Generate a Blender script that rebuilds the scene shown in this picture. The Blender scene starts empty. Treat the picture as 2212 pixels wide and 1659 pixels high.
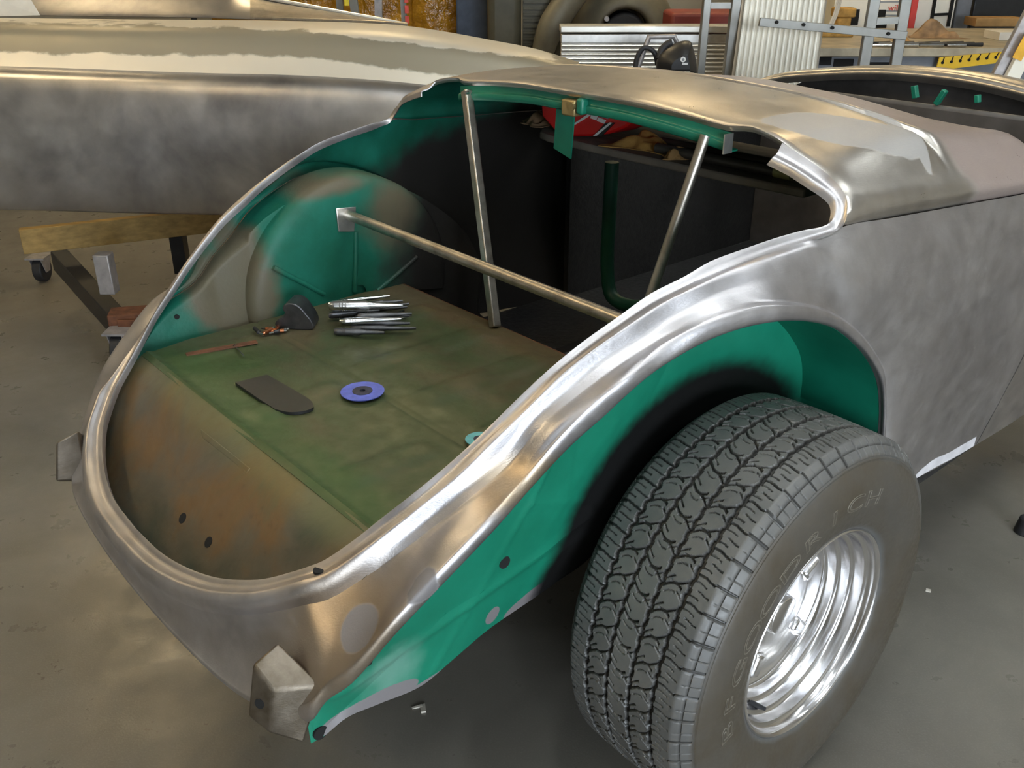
import bpy, bmesh, math, random
from mathutils import Vector, Matrix
import numpy as np

SC = bpy.context.scene
COL = SC.collection
R = math.radians
YAW = R(49.1625)                       # the room (and the camera's heading) is turned against the car
GX, GY = 1.4729, -1.2872               # ground point of the room frame's origin

# ------------------------------------------------------------------ camera
cd = bpy.data.cameras.new('camera')
cd.sensor_width = 36.0
cd.lens = 2033.5464 / 2212 * 36.0
cd.clip_start = 0.02
cd.clip_end = 60
cam = bpy.data.objects.new('camera', cd)
COL.objects.link(cam)
cam.location = (GX, GY, 1.5116)
cam.rotation_euler = (R(90 - 25.418), 0, YAW)
SC.camera = cam

# ------------------------------------------------------------------ world, lights, exposure
SC.view_settings.view_transform = 'Standard'
SC.view_settings.look = 'None'
SC.view_settings.gamma = 1.0
SC.view_settings.use_curve_mapping = False
SC.view_settings.exposure = 0.42
SC.cycles.use_denoising = True
SC.cycles.max_bounces = 8
SC.cycles.use_adaptive_sampling = True
SC.cycles.adaptive_threshold = 0.02
SC.cycles.sample_clamp_indirect = 6.0
world = bpy.data.worlds.new('world')
SC.world = world
world.use_nodes = True
world.node_tree.nodes['Background'].inputs[0].default_value = (0.75, 0.85, 1.0, 1)
world.node_tree.nodes['Background'].inputs[1].default_value = 0.35


def W(u, d, z=0.0):
    """room frame (right, ahead, up) -> world"""
    return Vector((GX + u * math.cos(YAW) - d * math.sin(YAW), GY + u * math.sin(YAW) + d * math.cos(YAW), z))


def area_light(name, loc, target, sx, sy, power, color):
    l = bpy.data.lights.new(name, 'AREA')
    l.shape = 'RECTANGLE'
    l.size, l.size_y = sx, sy
    l.energy = power
    l.color = color
    o = bpy.data.objects.new(name, l)
    COL.objects.link(o)
    o.location = loc
    o.rotation_euler = (Vector(target) - Vector(loc)).to_track_quat('-Z', 'Y').to_euler()
    return o


# daylight entering by the open roller door behind and to the right of the photographer
DOOR_LIGHT = area_light('daylight_door', W(2.6, -5.85, 1.5), W(0.8, 0, 0.9), 3.6, 2.7, 420, (0.80, 0.90, 1.0))

LIGHT_SPOTS = [(-3.2, 6.6, 'warm'), (-0.85, 6.8, 'warm'), (1.25, 7.2, 'warm'), (3.1, 7.2, 'warm'), (-3.2, 2.6, 'warm'), (0.9, 2.4, 'cool'), (3.4, 2.6, 'cool'),
               (0.3, 0.3, 'cool'), (1.7, 0.5, 'cool'), (3.4, -0.8, 'cool'), (-2.4, -0.6, 'warm'), (1.0, -2.8, 'cool')]
CEIL = 4.3

# ------------------------------------------------------------------ mesh helpers


class MB:
    def __init__(self):
        self.v = []
        self.f = []

    def add(self, verts, faces):
        n = len(self.v)
        self.v += [tuple(p) for p in verts]
        self.f += [tuple(i + n for i in f) for f in faces]
        return self

    def box(self, x0, x1, y0, y1, z0, z1):
        v = [(x, y, z) for x in (x0, x1) for y in (y0, y1) for z in (z0, z1)]
        return self.add(v, [(0, 1, 3, 2), (4, 6, 7, 5), (0, 4, 5, 1), (2, 3, 7, 6), (0, 2, 6, 4), (1, 5, 7, 3)])

    def hexa(self, b, t):
        """solid between two loops of equal length (bottom, top)"""
        n = len(b)
        f = [tuple(reversed(range(n))), tuple(range(n, 2 * n))]
        for i in range(n):
            j = (i + 1) % n
            f.append((i, j, n + j, n + i))
        return self.add(list(b) + list(t), f)

    def bar(self, a, b, w, h, up=(0, 0, 1)):
        a, b = Vector(a), Vector(b)
        t = (b - a).normalized()
        s = t.cross(Vector(up))
        if s.length < 1e-4:
            s = t.cross(Vector((1, 0, 0)))
        s.normalize()
        n = s.cross(t)
        o = [s * w / 2 + n * h / 2, -s * w / 2 + n * h / 2, -s * w / 2 - n * h / 2, s * w / 2 - n * h / 2]
        return self.hexa([a + k for k in o], [b + k for k in o])

    def tube(self, path, r, n=12, closed=False, cap=True):
        path = [Vector(p) for p in path]
        m = len(path)
        rs = r if isinstance(r, (list, tuple)) else [r] * m
        verts, faces = [], []
        ref = None
        for i, p in enumerate(path):
            a = path[(i - 1) % m] if (closed or i > 0) else p
            b = path[(i + 1) % m] if (closed or i < m - 1) else p
            t = (b - a).normalized()
            if ref is None:
                ref = Vector((0, 0, 1)) if abs(t.z) < 0.9 else Vector((1, 0, 0))
            s = t.cross(ref).normalized()
            ref = s.cross(t)
            for k in range(n):
                ang = 2 * math.pi * k / n
                verts.append(p + (s * math.cos(ang) + ref * math.sin(ang)) * rs[i])
        lim = m if closed else m - 1
        for i in range(lim):
            for k in range(n):
                a, b = i * n + k, i * n + (k + 1) % n
                c, d = ((i + 1) % m) * n + (k + 1) % n, ((i + 1) % m) * n + k
                faces.append((a, b, c, d))
        if cap and not closed:
            faces.append(tuple(reversed(range(n))))
            faces.append(tuple(range((m - 1) * n, m * n)))
        return self.add(verts, faces)

    def lathe(self, prof, origin=(0, 0, 0), axis='X', n=64, a0=0.0, a1=None):
        """prof: (along axis, radius)"""
        full = a1 is None
        a1 = 2 * math.pi if full else a1
        m = len(prof)
        cnt = n if full else n + 1
        verts = []
        for i in range(cnt):
            a = a0 + (a1 - a0) * i / n
            ca, sa = math.cos(a), math.sin(a)
            for (x, r) in prof:
                p = {'X': (x, r * ca, r * sa), 'Y': (r * ca, x, r * sa), 'Z': (r * ca, r * sa, x)}[axis]
                verts.append((p[0] + origin[0], p[1] + origin[1], p[2] + origin[2]))
        faces = []
        for i in range(n):
            j = (i + 1) % cnt
            for k in range(m - 1):
                faces.append((i * m + k, j * m + k, j * m + k + 1, i * m + k + 1))
        return self.add(verts, faces)

    def cyl(self, a, b, r, n=16):
        return self.tube([a, b], r, n)

    def build(self, name, mat, parent=None, smooth=True, bevel=0.0, loc=(0, 0, 0), angle=38, sub=None):
        me = bpy.data.meshes.new(name)
        L = Vector(loc)
        me.from_pydata([tuple(Vector(p) - L) for p in self.v], [], self.f)
        bm = bmesh.new()
        bm.from_mesh(me)
        bmesh.ops.remove_doubles(bm, verts=bm.verts, dist=1e-5)
        bmesh.ops.recalc_face_normals(bm, faces=bm.faces)
        bm.to_mesh(me)
        bm.free()
        return finish(name, me, mat, parent, smooth, bevel, loc, angle)


def finish(name, me, mat, parent=None, smooth=True, bevel=0.0, loc=(0, 0, 0), angle=38):
    mats = mat if isinstance(mat, (list, tuple)) else [mat]
    for m in mats:
        me.materials.append(m)
    if smooth:
        me.polygons.foreach_set('use_smooth', [True] * len(me.polygons))
        me.set_sharp_from_angle(angle=R(angle))
    o = bpy.data.objects.new(name, me)
    COL.objects.link(o)
    o.location = loc
    if parent:
        o.parent = parent
    if bevel:
        b = o.modifiers.new('bevel', 'BEVEL')
        b.width = bevel
        b.segments = 2
        b.limit_method = 'ANGLE'
    return o


def crom(pts, n):
    """centripetal-ish Catmull-Rom through the points, n steps a segment"""
    P = [Vector(p) for p in pts]
    out = []
    for i in range(len(P) - 1):
        p0 = P[i - 1] if i > 0 else P[i] * 2 - P[i + 1]
        p1, p2 = P[i], P[i + 1]
        p3 = P[i + 2] if i + 2 < len(P) else P[i + 1] * 2 - P[i]
        d1 = max((p2 - p1).length, 1e-6) ** .5
        d0 = max((p1 - p0).length, 1e-6) ** .5
        d2 = max((p3 - p2).length, 1e-6) ** .5
        m1 = (p1 - p0) / d0 - (p2 - p0) / (d0 + d1) + (p2 - p1) / d1
        m2 = (p2 - p1) / d1 - (p3 - p1) / (d1 + d2) + (p3 - p2) / d2
        m1 *= d1
        m2 *= d1
        for k in range(n):
            t = k / n
            h00 = 2 * t**3 - 3 * t**2 + 1
            h10 = t**3 - 2 * t**2 + t
            h01 = -2 * t**3 + 3 * t**2
            h11 = t**3 - t**2
            out.append(p1 * h00 + m1 * h10 + p2 * h01 + m2 * h11)
    out.append(P[-1].copy())
    return out


def loft(mb, rows, nu=3, nv=3):
    """surface through a net of points (rows of equal length)"""
    r1 = [crom(r, nv) for r in rows]
    cols = [crom([r[k] for r in r1], nu) for k in range(len(r1[0]))]
    nr, nc = len(cols[0]), len(cols)
    verts = [cols[c][r] for r in range(nr) for c in range(nc)]
    faces = [(r * nc + c, r * nc + c + 1, (r + 1) * nc + c + 1, (r + 1) * nc + c) for r in range(nr - 1) for c in range(nc - 1)]
    mb.add(verts, faces)
    return verts


def sheet(mb, name, mats, parent, thick, probe, want, rim=0, smooth=True, angle=50, weld=1e-4):
    """open surface -> sheet metal of real thickness; faces near probe look along want"""
    me = bpy.data.meshes.new(name)
    me.from_pydata(mb.v, [], mb.f)
    bm = bmesh.new()
    bm.from_mesh(me)
    bmesh.ops.remove_doubles(bm, verts=bm.verts, dist=weld)
    pr = Vector(probe)
    f = min(bm.faces, key=lambda q: (q.calc_center_median() - pr).length)
    if f.normal.dot(Vector(want)) < 0:
        bmesh.ops.reverse_faces(bm, faces=bm.faces)
    bm.to_mesh(me)
    bm.free()
    o = finish(name, me, mats, parent, smooth, 0, (0, 0, 0), angle)
    s = o.modifiers.new('thickness', 'SOLIDIFY')
    s.thickness = thick
    s.offset = -1
    if isinstance(mats, (list, tuple)) and len(mats) > 1:
        s.material_offset = 1
        s.material_offset_rim = rim
    e = o.modifiers.new('crisp_edges', 'EDGE_SPLIT')
    e.split_angle = R(55)
    return o


def tag(o, label=None, cat=None, group=None, kind=None):
    if label:
        o['label'] = label
    if cat:
        o['category'] = cat
    if group:
        o['group'] = group
    if kind:
        o['kind'] = kind
    return o


def empty(name, loc=(0, 0, 0), rz=0.0):
    o = bpy.data.objects.new(name, None)
    o.empty_display_size = 0.1
    COL.objects.link(o)
    o.location = loc
    o.rotation_euler = (0, 0, rz)
    return o


class RM(MB):
    """mesh builder in room coordinates (u right, d ahead, z up) around a base point"""

    def __init__(self, base):
        super().__init__()
        self.base = Vector(base)

    def put(self, name, mat, parent, **k):
        self.v = [tuple(Vector(p) - self.base) for p in self.v]
        return self.build(name, mat, parent, **k)

    def alone(self, name, mat, label=None, cat=None, group=None, kind=None, **k):
        o = self.put(name, mat, None, **k)
        o.location = W(*self.base)
        o.rotation_euler = (0, 0, YAW)
        return tag(o, label, cat, group, kind)


def room_thing(name, base, label, cat, group=None):
    return tag(empty(name, W(*base), YAW), label, cat, group)


# ------------------------------------------------------------------ materials
MATS = {}


def new_mat(name):
    m = bpy.data.materials.new(name)
    m.use_nodes = True
    MATS[name] = m
    nt = m.node_tree
    return m, nt, nt.nodes['Principled BSDF']


def nd(nt, t, **k):
    n = nt.nodes.new(t)
    for a, b in k.items():
        setattr(n, a, b)
    return n


def coords(nt, scale=(1, 1, 1), rot=(0, 0, 0)):
    tc = nd(nt, 'ShaderNodeTexCoord')
    mp = nd(nt, 'ShaderNodeMapping')
    mp.inputs['Scale'].default_value = scale
    mp.inputs['Rotation'].default_value = rot
    nt.links.new(tc.outputs['Object'], mp.inputs['Vector'])
    return mp.outputs[0]


def noise(nt, vec, scale, detail=4, rough=0.55, dist=0.0):
    n = nd(nt, 'ShaderNodeTexNoise')
    n.inputs['Scale'].default_value = scale
    n.inputs['Detail'].default_value = detail
    n.inputs['Roughness'].default_value = rough
    n.inputs['Distortion'].default_value = dist
    nt.links.new(vec, n.inputs['Vector'])
    return n.outputs['Fac']


def ramp(nt, fac, stops):
    r = nd(nt, 'ShaderNodeValToRGB')
    e = r.color_ramp.elements
    while len(e) < len(stops):
        e.new(0.5)
    for k, (p, c) in enumerate(stops):
        e[k].position = p
        e[k].color = c if len(c) == 4 else (*c, 1)
    nt.links.new(fac, r.inputs[0])
    return r.outputs['Color']


def maprange(nt, val, a, b, c=0.0, d=1.0, smooth=False):
    m = nd(nt, 'ShaderNodeMapRange')
    m.interpolation_type = 'SMOOTHSTEP' if smooth else 'LINEAR'
    for i, x in zip((1, 2, 3, 4), (a, b, c, d)):
        m.inputs[i].default_value = x
    nt.links.new(val, m.inputs[0])
    return m.outputs[0]


def mth(nt, op, a, b=None, c=None):
    m = nd(nt, 'ShaderNodeMath', operation=op)
    for i, x in enumerate((a, b, c)):
        if x is None:
            continue
        if isinstance(x, (int, float)):
            m.inputs[i].default_value = x
        else:
            nt.links.new(x, m.inputs[i])
    return m.outputs[0]


def mix(nt, fac, a, b):
    m = nd(nt, 'ShaderNodeMix', data_type='RGBA')
    for s, x in ((0, fac), (6, a), (7, b)):
        if isinstance(x, (int, float)):
            m.inputs[s].default_value = x
        elif isinstance(x, tuple):
            m.inputs[s].default_value = (*x, 1) if len(x) == 3 else x
        else:
            nt.links.new(x, m.inputs[s])
    return m.outputs[2]


def blob(nt, center, radii, edge=0.12, wob=0.35, wscale=9.0, rotz=0.0, sharp=None):
    """mask of a stain of its own shape at a place on the object"""
    tc = nd(nt, 'ShaderNodeTexCoord')
    sub = nd(nt, 'ShaderNodeVectorMath', operation='SUBTRACT')
    nt.links.new(tc.outputs['Object'], sub.inputs[0])
    sub.inputs[1].default_value = center
    dv = nd(nt, 'ShaderNodeVectorMath', operation='DIVIDE')
    src = sub.outputs[0]
    if rotz:
        vr = nd(nt, 'ShaderNodeVectorRotate', rotation_type='Z_AXIS')
        vr.inputs['Angle'].default_value = rotz
        nt.links.new(src, vr.inputs['Vector'])
        src = vr.outputs[0]
    nt.links.new(src, dv.inputs[0])
    dv.inputs[1].default_value = radii
    ln = nd(nt, 'ShaderNodeVectorMath', operation='LENGTH')
    nt.links.new(dv.outputs[0], ln.inputs[0])
    n = noise(nt, tc.outputs['Object'], wscale, 3)
    d = mth(nt, 'ADD', ln.outputs['Value'], mth(nt, 'MULTIPLY', mth(nt, 'SUBTRACT', n, 0.5), wob * 2))
    return maprange(nt, d, 1 - edge, 1 + edge, 1, 0, True)


def bump(nt, bsdf, height, strength=0.2, dist=0.01):
    b = nd(nt, 'ShaderNodeBump')
    b.inputs['Strength'].default_value = strength
    b.inputs['Distance'].default_value = dist
    nt.links.new(height, b.inputs['Height'])
    nt.links.new(b.outputs[0], bsdf.inputs['Normal'])


def simple(name, col, rough=0.5, metal=0.0, var=0.15, scale=20, bumpk=0.0, stretch=(1, 1, 1)):
    m, nt, p = new_mat(name)
    v = coords(nt, stretch)
    n = noise(nt, v, scale, 5)
    lo = tuple(max(c * (1 - var), 0) for c in col)
    hi = tuple(min(c * (1 + var), 1) for c in col)
    nt.links.new(ramp(nt, n, [(0.3, lo), (0.7, hi)]), p.inputs['Base Color'])
    p.inputs['Roughness'].default_value = rough
    p.inputs['Metallic'].default_value = metal
    if bumpk:
        bump(nt, p, n, bumpk)
    return m


def bare_steel(name, lo, hi, r0, r1, patches=(), tint=None, scale=5.0, pcol=(0.15, 0.138, 0.138), brush=0.05, metal=0.95, primer=None):
    """hand-sanded body steel with filler or sanded spots"""
    m, nt, p = new_mat(name)
    v = coords(nt)
    n1 = noise(nt, v, scale, 6, 0.6, 0.6)
    n2 = noise(nt, v, scale * 4.2, 4, 0.6)
    vb = coords(nt, (30, 6, 30), (0.3, 0.2, 0.5))
    n3 = noise(nt, vb, 14, 3)
    f = mth(nt, 'ADD', mth(nt, 'MULTIPLY', n1, 0.75), mth(nt, 'MULTIPLY', n2, 0.25))
    col = ramp(nt, f, [(0.34, lo), (0.64, hi)])
    rg = maprange(nt, mth(nt, 'ADD', mth(nt, 'MULTIPLY', n2, 0.6), mth(nt, 'MULTIPLY', n3, 0.4)), 0.3, 0.7, r0, r1)
    met = None
    if tint:
        for (c, rad, sc, e) in tint:
            col = mix(nt, mth(nt, 'MULTIPLY', blob(nt, c, rad, e, 0.5, 7), 0.75), col, sc)
    if primer:
        pb = blob(nt, *primer[0])
        col = mix(nt, mth(nt, 'MULTIPLY', pb, 0.8), col, primer[1])
        met = mth(nt, 'SUBTRACT', metal, mth(nt, 'MULTIPLY', pb, 0.6))
    if patches:
        tot = None
        for (c, rad, e, wob, ws, rz) in patches:
            b = blob(nt, c, rad, e, wob, ws, rz)
            tot = b if tot is None else mth(nt, 'MAXIMUM', tot, b)
        col = mix(nt, mth(nt, 'MULTIPLY', tot, 0.9), col, pcol)
        met = mth(nt, 'SUBTRACT', metal if met is None else met, mth(nt, 'MULTIPLY', tot, 0.75))
        met = mth(nt, 'MAXIMUM', met, 0.1)
        rg = mth(nt, 'ADD', rg, mth(nt, 'MULTIPLY', tot, 0.18))
    nt.links.new(col, p.inputs['Base Color'])
    nt.links.new(rg, p.inputs['Roughness'])
    if met is not None:
        nt.links.new(met, p.inputs['Metallic'])
    else:
        p.inputs['Metallic'].default_value = metal
    bump(nt, p, mth(nt, 'ADD', n3, mth(nt, 'MULTIPLY', n1, 2.0)), brush, 0.01)
    return m


bare_steel('steel_quarter', (0.40, 0.385, 0.395), (0.62, 0.60, 0.61), 0.34, 0.46,
           patches=[((0.515, -0.7617, 0.6264), (0.034, 0.04, 0.046), 0.06, 0.10, 14, 0),
                    ((0.575, -0.6839, 0.6898), (0.02, 0.03, 0.03), 0.1, 0.5, 20, 0),
                    ((0.425, -0.8327, 0.6085), (0.03, 0.03, 0.028), 0.1, 0.4, 20, 0)],
           tint=[((0.5, -0.7723, 0.5761), (0.10, 0.14, 0.13), (0.36, 0.27, 0.17), 0.5),  # soft tan tint over the tail corner of the panel
                  ((0.59, -0.5116, 0.7963), (0.05, 0.22, 0.03), (0.50, 0.38, 0.24), 0.5)])  # soft tan tint along the flat of the quarter
bare_steel('steel_tulip', (0.44, 0.41, 0.37), (0.62, 0.58, 0.53), 0.26, 0.40,
           patches=[((0.5312, 0.3527, 1.178), (0.165, 0.075, 0.1), 0.04, 0.22, 7, -0.858),
                    ((0.5674, 0.4803, 1.178), (0.135, 0.020, 0.1), 0.06, 0.25, 9, 0.426)],
           primer=(((0.1, 0.72, 1.2), (1.6, 0.20, 0.4), 0.10, 0.10, 6), (0.30, 0.225, 0.20)),
           pcol=(0.31, 0.295, 0.28))
bare_steel('steel_horn', (0.12, 0.098, 0.07), (0.24, 0.205, 0.165), 0.45, 0.6, scale=14)
bare_steel('steel_door', (0.33, 0.31, 0.30), (0.55, 0.52, 0.50), 0.35, 0.5)
bare_steel('steel_second', (0.30, 0.29, 0.30), (0.60, 0.58, 0.56), 0.28, 0.42, scale=2.2)
bare_steel('steel_tube', (0.30, 0.27, 0.23), (0.52, 0.48, 0.42), 0.30, 0.45, scale=20)
simple('bright_cut', (0.72, 0.70, 0.66), 0.3, 0.9, 0.1, 40)
simple('white_primer', (0.62, 0.60, 0.62), 0.7, 0, 0.12, 30)
simple('chrome', (0.62, 0.62, 0.62), 0.18, 1.0, 0.1, 30)
simple('dark_steel', (0.10, 0.10, 0.105), 0.38, 0.8, 0.3, 30)
simple('rust_brown', (0.12, 0.045, 0.02), 0.8, 0.1, 0.5, 30, 0.2)
simple('black_rubber', (0.018, 0.018, 0.02), 0.6, 0, 0.3, 40)
simple('letter_rubber', (0.12, 0.105, 0.08), 0.6, 0, 0.2, 40)
simple('black_paint', (0.015, 0.015, 0.016), 0.4, 0, 0.3, 20)
simple('near_black', (0.006, 0.006, 0.006), 0.9, 0, 0.2, 20)
simple('blue_disc', (0.10, 0.13, 0.50), 0.6, 0, 0.2, 60, 0.1)
simple('disc_hub', (0.03, 0.03, 0.05), 0.7, 0, 0.4, 60)
simple('teal_disc', (0.12, 0.38, 0.40), 0.6, 0, 0.2, 60)
simple('copper', (0.55, 0.20, 0.09), 0.35, 1.0, 0.25, 40)
simple('alu', (0.24, 0.235, 0.215), 0.42, 0.5, 0.12, 12)
simple('alu_ribbed', (0.74, 0.71, 0.64), 0.36, 0.75, 0.12, 6)
simple('steel_blue', (0.055, 0.075, 0.12), 0.6, 0.0, 0.2, 20)
simple('bench_grey', (0.16, 0.17, 0.19), 0.6, 0.1, 0.2, 8)
simple('bench_top', (0.36, 0.31, 0.22), 0.5, 0.2, 0.35, 7)
simple('yellow_paint', (0.75, 0.46, 0.01), 0.5, 0, 0.1, 10)
simple('red_paint', (0.50, 0.03, 0.02), 0.4, 0, 0.15, 10)
simple('dull_red', (0.22, 0.035, 0.025), 0.5, 0, 0.2, 8)
simple('white_paint', (0.85, 0.80, 0.68), 0.5, 0, 0.06, 6)
simple('label_red', (0.65, 0.08, 0.06), 0.6)
simple('label_blue', (0.06, 0.12, 0.4), 0.6)
simple('label_yellow', (0.8, 0.62, 0.04), 0.6)
simple('label_orange', (0.80, 0.42, 0.03), 0.6)
simple('cloth_brown', (0.24, 0.15, 0.08), 0.9, 0, 0.4, 14, 0.3)
simple('cloth_gold', (0.42, 0.24, 0.06), 0.85, 0, 0.35, 22, 0.3)
simple('cardboard', (0.38, 0.22, 0.08), 0.8, 0, 0.2, 10)
simple('khaki_primer', (0.085, 0.078, 0.053), 0.5, 0.2, 0.25, 7)
simple('khaki_light', (0.15, 0.135, 0.095), 0.5, 0.2, 0.25, 7)
simple('timber', (0.36, 0.23, 0.07), 0.7, 0, 0.25, 9, 0.15, (0.5, 6, 6))
simple('galvanised', (0.42, 0.40, 0.40), 0.5, 0.6, 0.2, 30)
simple('shelf_board', (0.17, 0.145, 0.12), 0.7, 0, 0.3, 12, 0.1, (1, 5, 1))
simple('hose_black', (0.05, 0.045, 0.038), 0.5, 0, 0.3, 30)
simple('hose_end', (0.30, 0.30, 0.12), 0.5, 0, 0.2, 30)
simple('paper_white', (0.62, 0.58, 0.5), 0.8, 0, 0.1, 10)
simple('ceiling_paint', (0.42, 0.41, 0.38), 0.9, 0, 0.1, 1)
simple('wall_paint', (0.36, 0.34, 0.29), 0.85, 0, 0.2, 1)
simple('graphic_red', (0.62, 0.012, 0.012), 0.35, 0, 0.06, 8)
simple('graphic_white', (0.80, 0.80, 0.80), 0.4, 0, 0.03, 8)
simple('graphic_grey', (0.22, 0.24, 0.26), 0.4, 0, 0.1, 8)
simple('graphic_black', (0.012, 0.012, 0.014), 0.4, 0, 0.1, 8)


def mat_green_outer():
    m, nt, p = new_mat('green_fender')
    v = coords(nt)
    n = noise(nt, v, 6, 5)
    col = ramp(nt, n, [(0.3, (0.005, 0.155, 0.09)), (0.7, (0.009, 0.215, 0.13))])
    dust = blob(nt, (0.53, -0.7006, 0.4922), (0.05, 0.05, 0.05), 0.5, 0.6, 16)
    col = mix(nt, mth(nt, 'MULTIPLY', dust, 0.45), col, (0.25, 0.42, 0.36))
    # bare hem where the paint has come off
    tc = nd(nt, 'ShaderNodeTexCoord')
    hem = None
    for c, rad, e in (((0.5, -0.731, 0.4355), (0.1, 0.085, 0.026), 0.03), ((0.49, -0.3459, 0.4583), (0.1, 0.11, 0.034), 0.03), ((0.5, -0.4883, 0.4835), (0.1, 0.016, 0.02), 0.03), ((0.498, -0.5911, 0.4229), (0.1, 0.13, 0.006), 0.1)):
        b = blob(nt, c, rad, e, 0.18, 14)
        hem = b if hem is None else mth(nt, 'MAXIMUM', hem, b)
    col = mix(nt, hem, col, (0.20, 0.185, 0.19))
    # black ring round the wheel, fading softly outward
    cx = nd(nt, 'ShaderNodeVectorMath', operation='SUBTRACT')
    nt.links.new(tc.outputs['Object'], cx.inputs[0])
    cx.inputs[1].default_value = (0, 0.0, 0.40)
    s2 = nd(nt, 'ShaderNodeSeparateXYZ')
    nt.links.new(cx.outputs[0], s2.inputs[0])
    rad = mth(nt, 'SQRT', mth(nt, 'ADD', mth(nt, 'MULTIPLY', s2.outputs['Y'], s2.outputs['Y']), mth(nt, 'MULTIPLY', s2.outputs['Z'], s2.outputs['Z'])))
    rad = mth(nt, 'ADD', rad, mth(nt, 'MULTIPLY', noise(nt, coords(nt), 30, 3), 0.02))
    black_ring = maprange(nt, rad, 0.385, 0.437, 1, 0, True)
    col = mix(nt, black_ring, col, (0.006, 0.006, 0.006))
    nt.links.new(col, p.inputs['Base Color'])
    p.inputs['Roughness'].default_value = 0.45
    p.inputs['Specular IOR Level'].default_value = 0.35
    sc = noise(nt, coords(nt, (1, 1, 1)), 3, 3)
    bump(nt, p, sc, 0.25, 0.02)
    return m


def mat_green_inner():
    """inside of the tail: old green paint, worn to brown, shade of the dim interior painted black further forward"""
    m, nt, p = new_mat('green_inner')
    v = coords(nt)
    n = noise(nt, v, 7, 6, 0.6)
    col = ramp(nt, n, [(0.35, (0.006, 0.085, 0.050)), (0.7, (0.010, 0.135, 0.092))])
    worn = None
    for c, rad, e in (((-0.5, -0.4151, 0.7569), (0.2, 0.10, 0.12), 0.25), ((-0.5, -0.3838, 0.862), (0.2, 0.05, 0.09), 0.4),
                      ((-0.45, -0.2144, 0.9726), (0.2, 0.20, 0.025), 0.5), ((-0.45, 0.0275, 0.8744), (0.2, 0.09, 0.10), 0.5)):
        b = blob(nt, c, rad, e, 0.45, 12)
        worn = b if worn is None else mth(nt, 'MAXIMUM', worn, b)
    col = mix(nt, mth(nt, 'MULTIPLY', worn, 0.85), col, (0.115, 0.082, 0.052))
    interior_shade = blob(nt, (-0.7, 0.64, 0.70), (0.6, 0.68, 0.37), 0.10, 0.12, 9)  # gloom of the forward interior painted into the wall colour
    col = mix(nt, interior_shade, col, (0.022, 0.020, 0.018))
    nt.links.new(col, p.inputs['Base Color'])
    p.inputs['Roughness'].default_value = 0.5
    p.inputs['Specular IOR Level'].default_value = 0.3
    bump(nt, p, noise(nt, v, 120, 3), 0.15, 0.004)
    return m


def mat_trunk(name, wall=False):
    m, nt, p = new_mat(name)
    v = coords(nt)
    n = noise(nt, v, 5, 6, 0.6, 0.5)
    n2 = noise(nt, v, 28, 4)
    if wall:
        col = ramp(nt, n, [(0.3, (0.05, 0.055, 0.04)), (0.48, (0.10, 0.082, 0.055)), (0.62, (0.135, 0.08, 0.035)), (0.8, (0.06, 0.085, 0.05))])
        gl = blob(nt, (0.0, -0.5978, 0.6707), (0.8, 0.09, 0.05), 0.7, 0.4, 8)
        col = mix(nt, mth(nt, 'MULTIPLY', gl, 0.7), col, (0.11, 0.13, 0.05))
    else:
        col = ramp(nt, n, [(0.3, (0.058, 0.064, 0.028)), (0.5, (0.048, 0.064, 0.027)), (0.7, (0.078, 0.064, 0.034))])
        for c, rad, a, cc in (((0.1247, -0.6266, 0.685), (0.6, 0.05, 0.1), 0.6, (0.028, 0.075, 0.019)), ((-0.3159, -0.558, 0.685), (0.10, 0.09, 0.1), 0.6, (0.034, 0.075, 0.019)),
                              ((0.0, 0.0, 0.685), (0.7, 0.05, 0.1), 0.6, (0.10, 0.06, 0.03)), (( -0.42, -0.15, 0.685), (0.10, 0.3, 0.1), 0.6, (0.11, 0.085, 0.05))):
            col = mix(nt, mth(nt, 'MULTIPLY', blob(nt, c, rad, 0.6, 0.4, 9), a), col, cc)
    col = mix(nt, maprange(nt, n2, 0.62, 0.8, 0, 0.5), col, (0.05, 0.04, 0.025))
    nt.links.new(col, p.inputs['Base Color'])
    nt.links.new(maprange(nt, n2, 0.3, 0.7, 0.35, 0.6), p.inputs['Roughness'])
    p.inputs['Specular IOR Level'].default_value = 0.4
    bump(nt, p, mth(nt, 'ADD', n, mth(nt, 'MULTIPLY', n2, 0.3)), 0.25, 0.01)
    return m


def mat_concrete():
    m, nt, p = new_mat('concrete')
    v = coords(nt)
    n1 = noise(nt, v, 1.3, 6, 0.6, 0.8)
    n2 = noise(nt, v, 9, 6, 0.65)
    n3 = noise(nt, v, 220, 2)
    col = ramp(nt, n1, [(0.3, (0.115, 0.105, 0.085)), (0.55, (0.175, 0.163, 0.138)), (0.75, (0.24, 0.222, 0.185))])
    col = mix(nt, maprange(nt, n2, 0.35, 0.75, 0, 0.3), col, (0.12, 0.115, 0.10))
    col = mix(nt, maprange(nt, n3, 0.5, 0.8, 0, 0.16), col, (0.34, 0.33, 0.30))
    nt.links.new(col, p.inputs['Base Color'])
    nt.links.new(maprange(nt, n2, 0.3, 0.7, 0.24, 0.42), p.inputs['Roughness'])
    p.inputs['Specular IOR Level'].default_value = 0.5
    bump(nt, p, n3, 0.05, 0.004)
    return m


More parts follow.
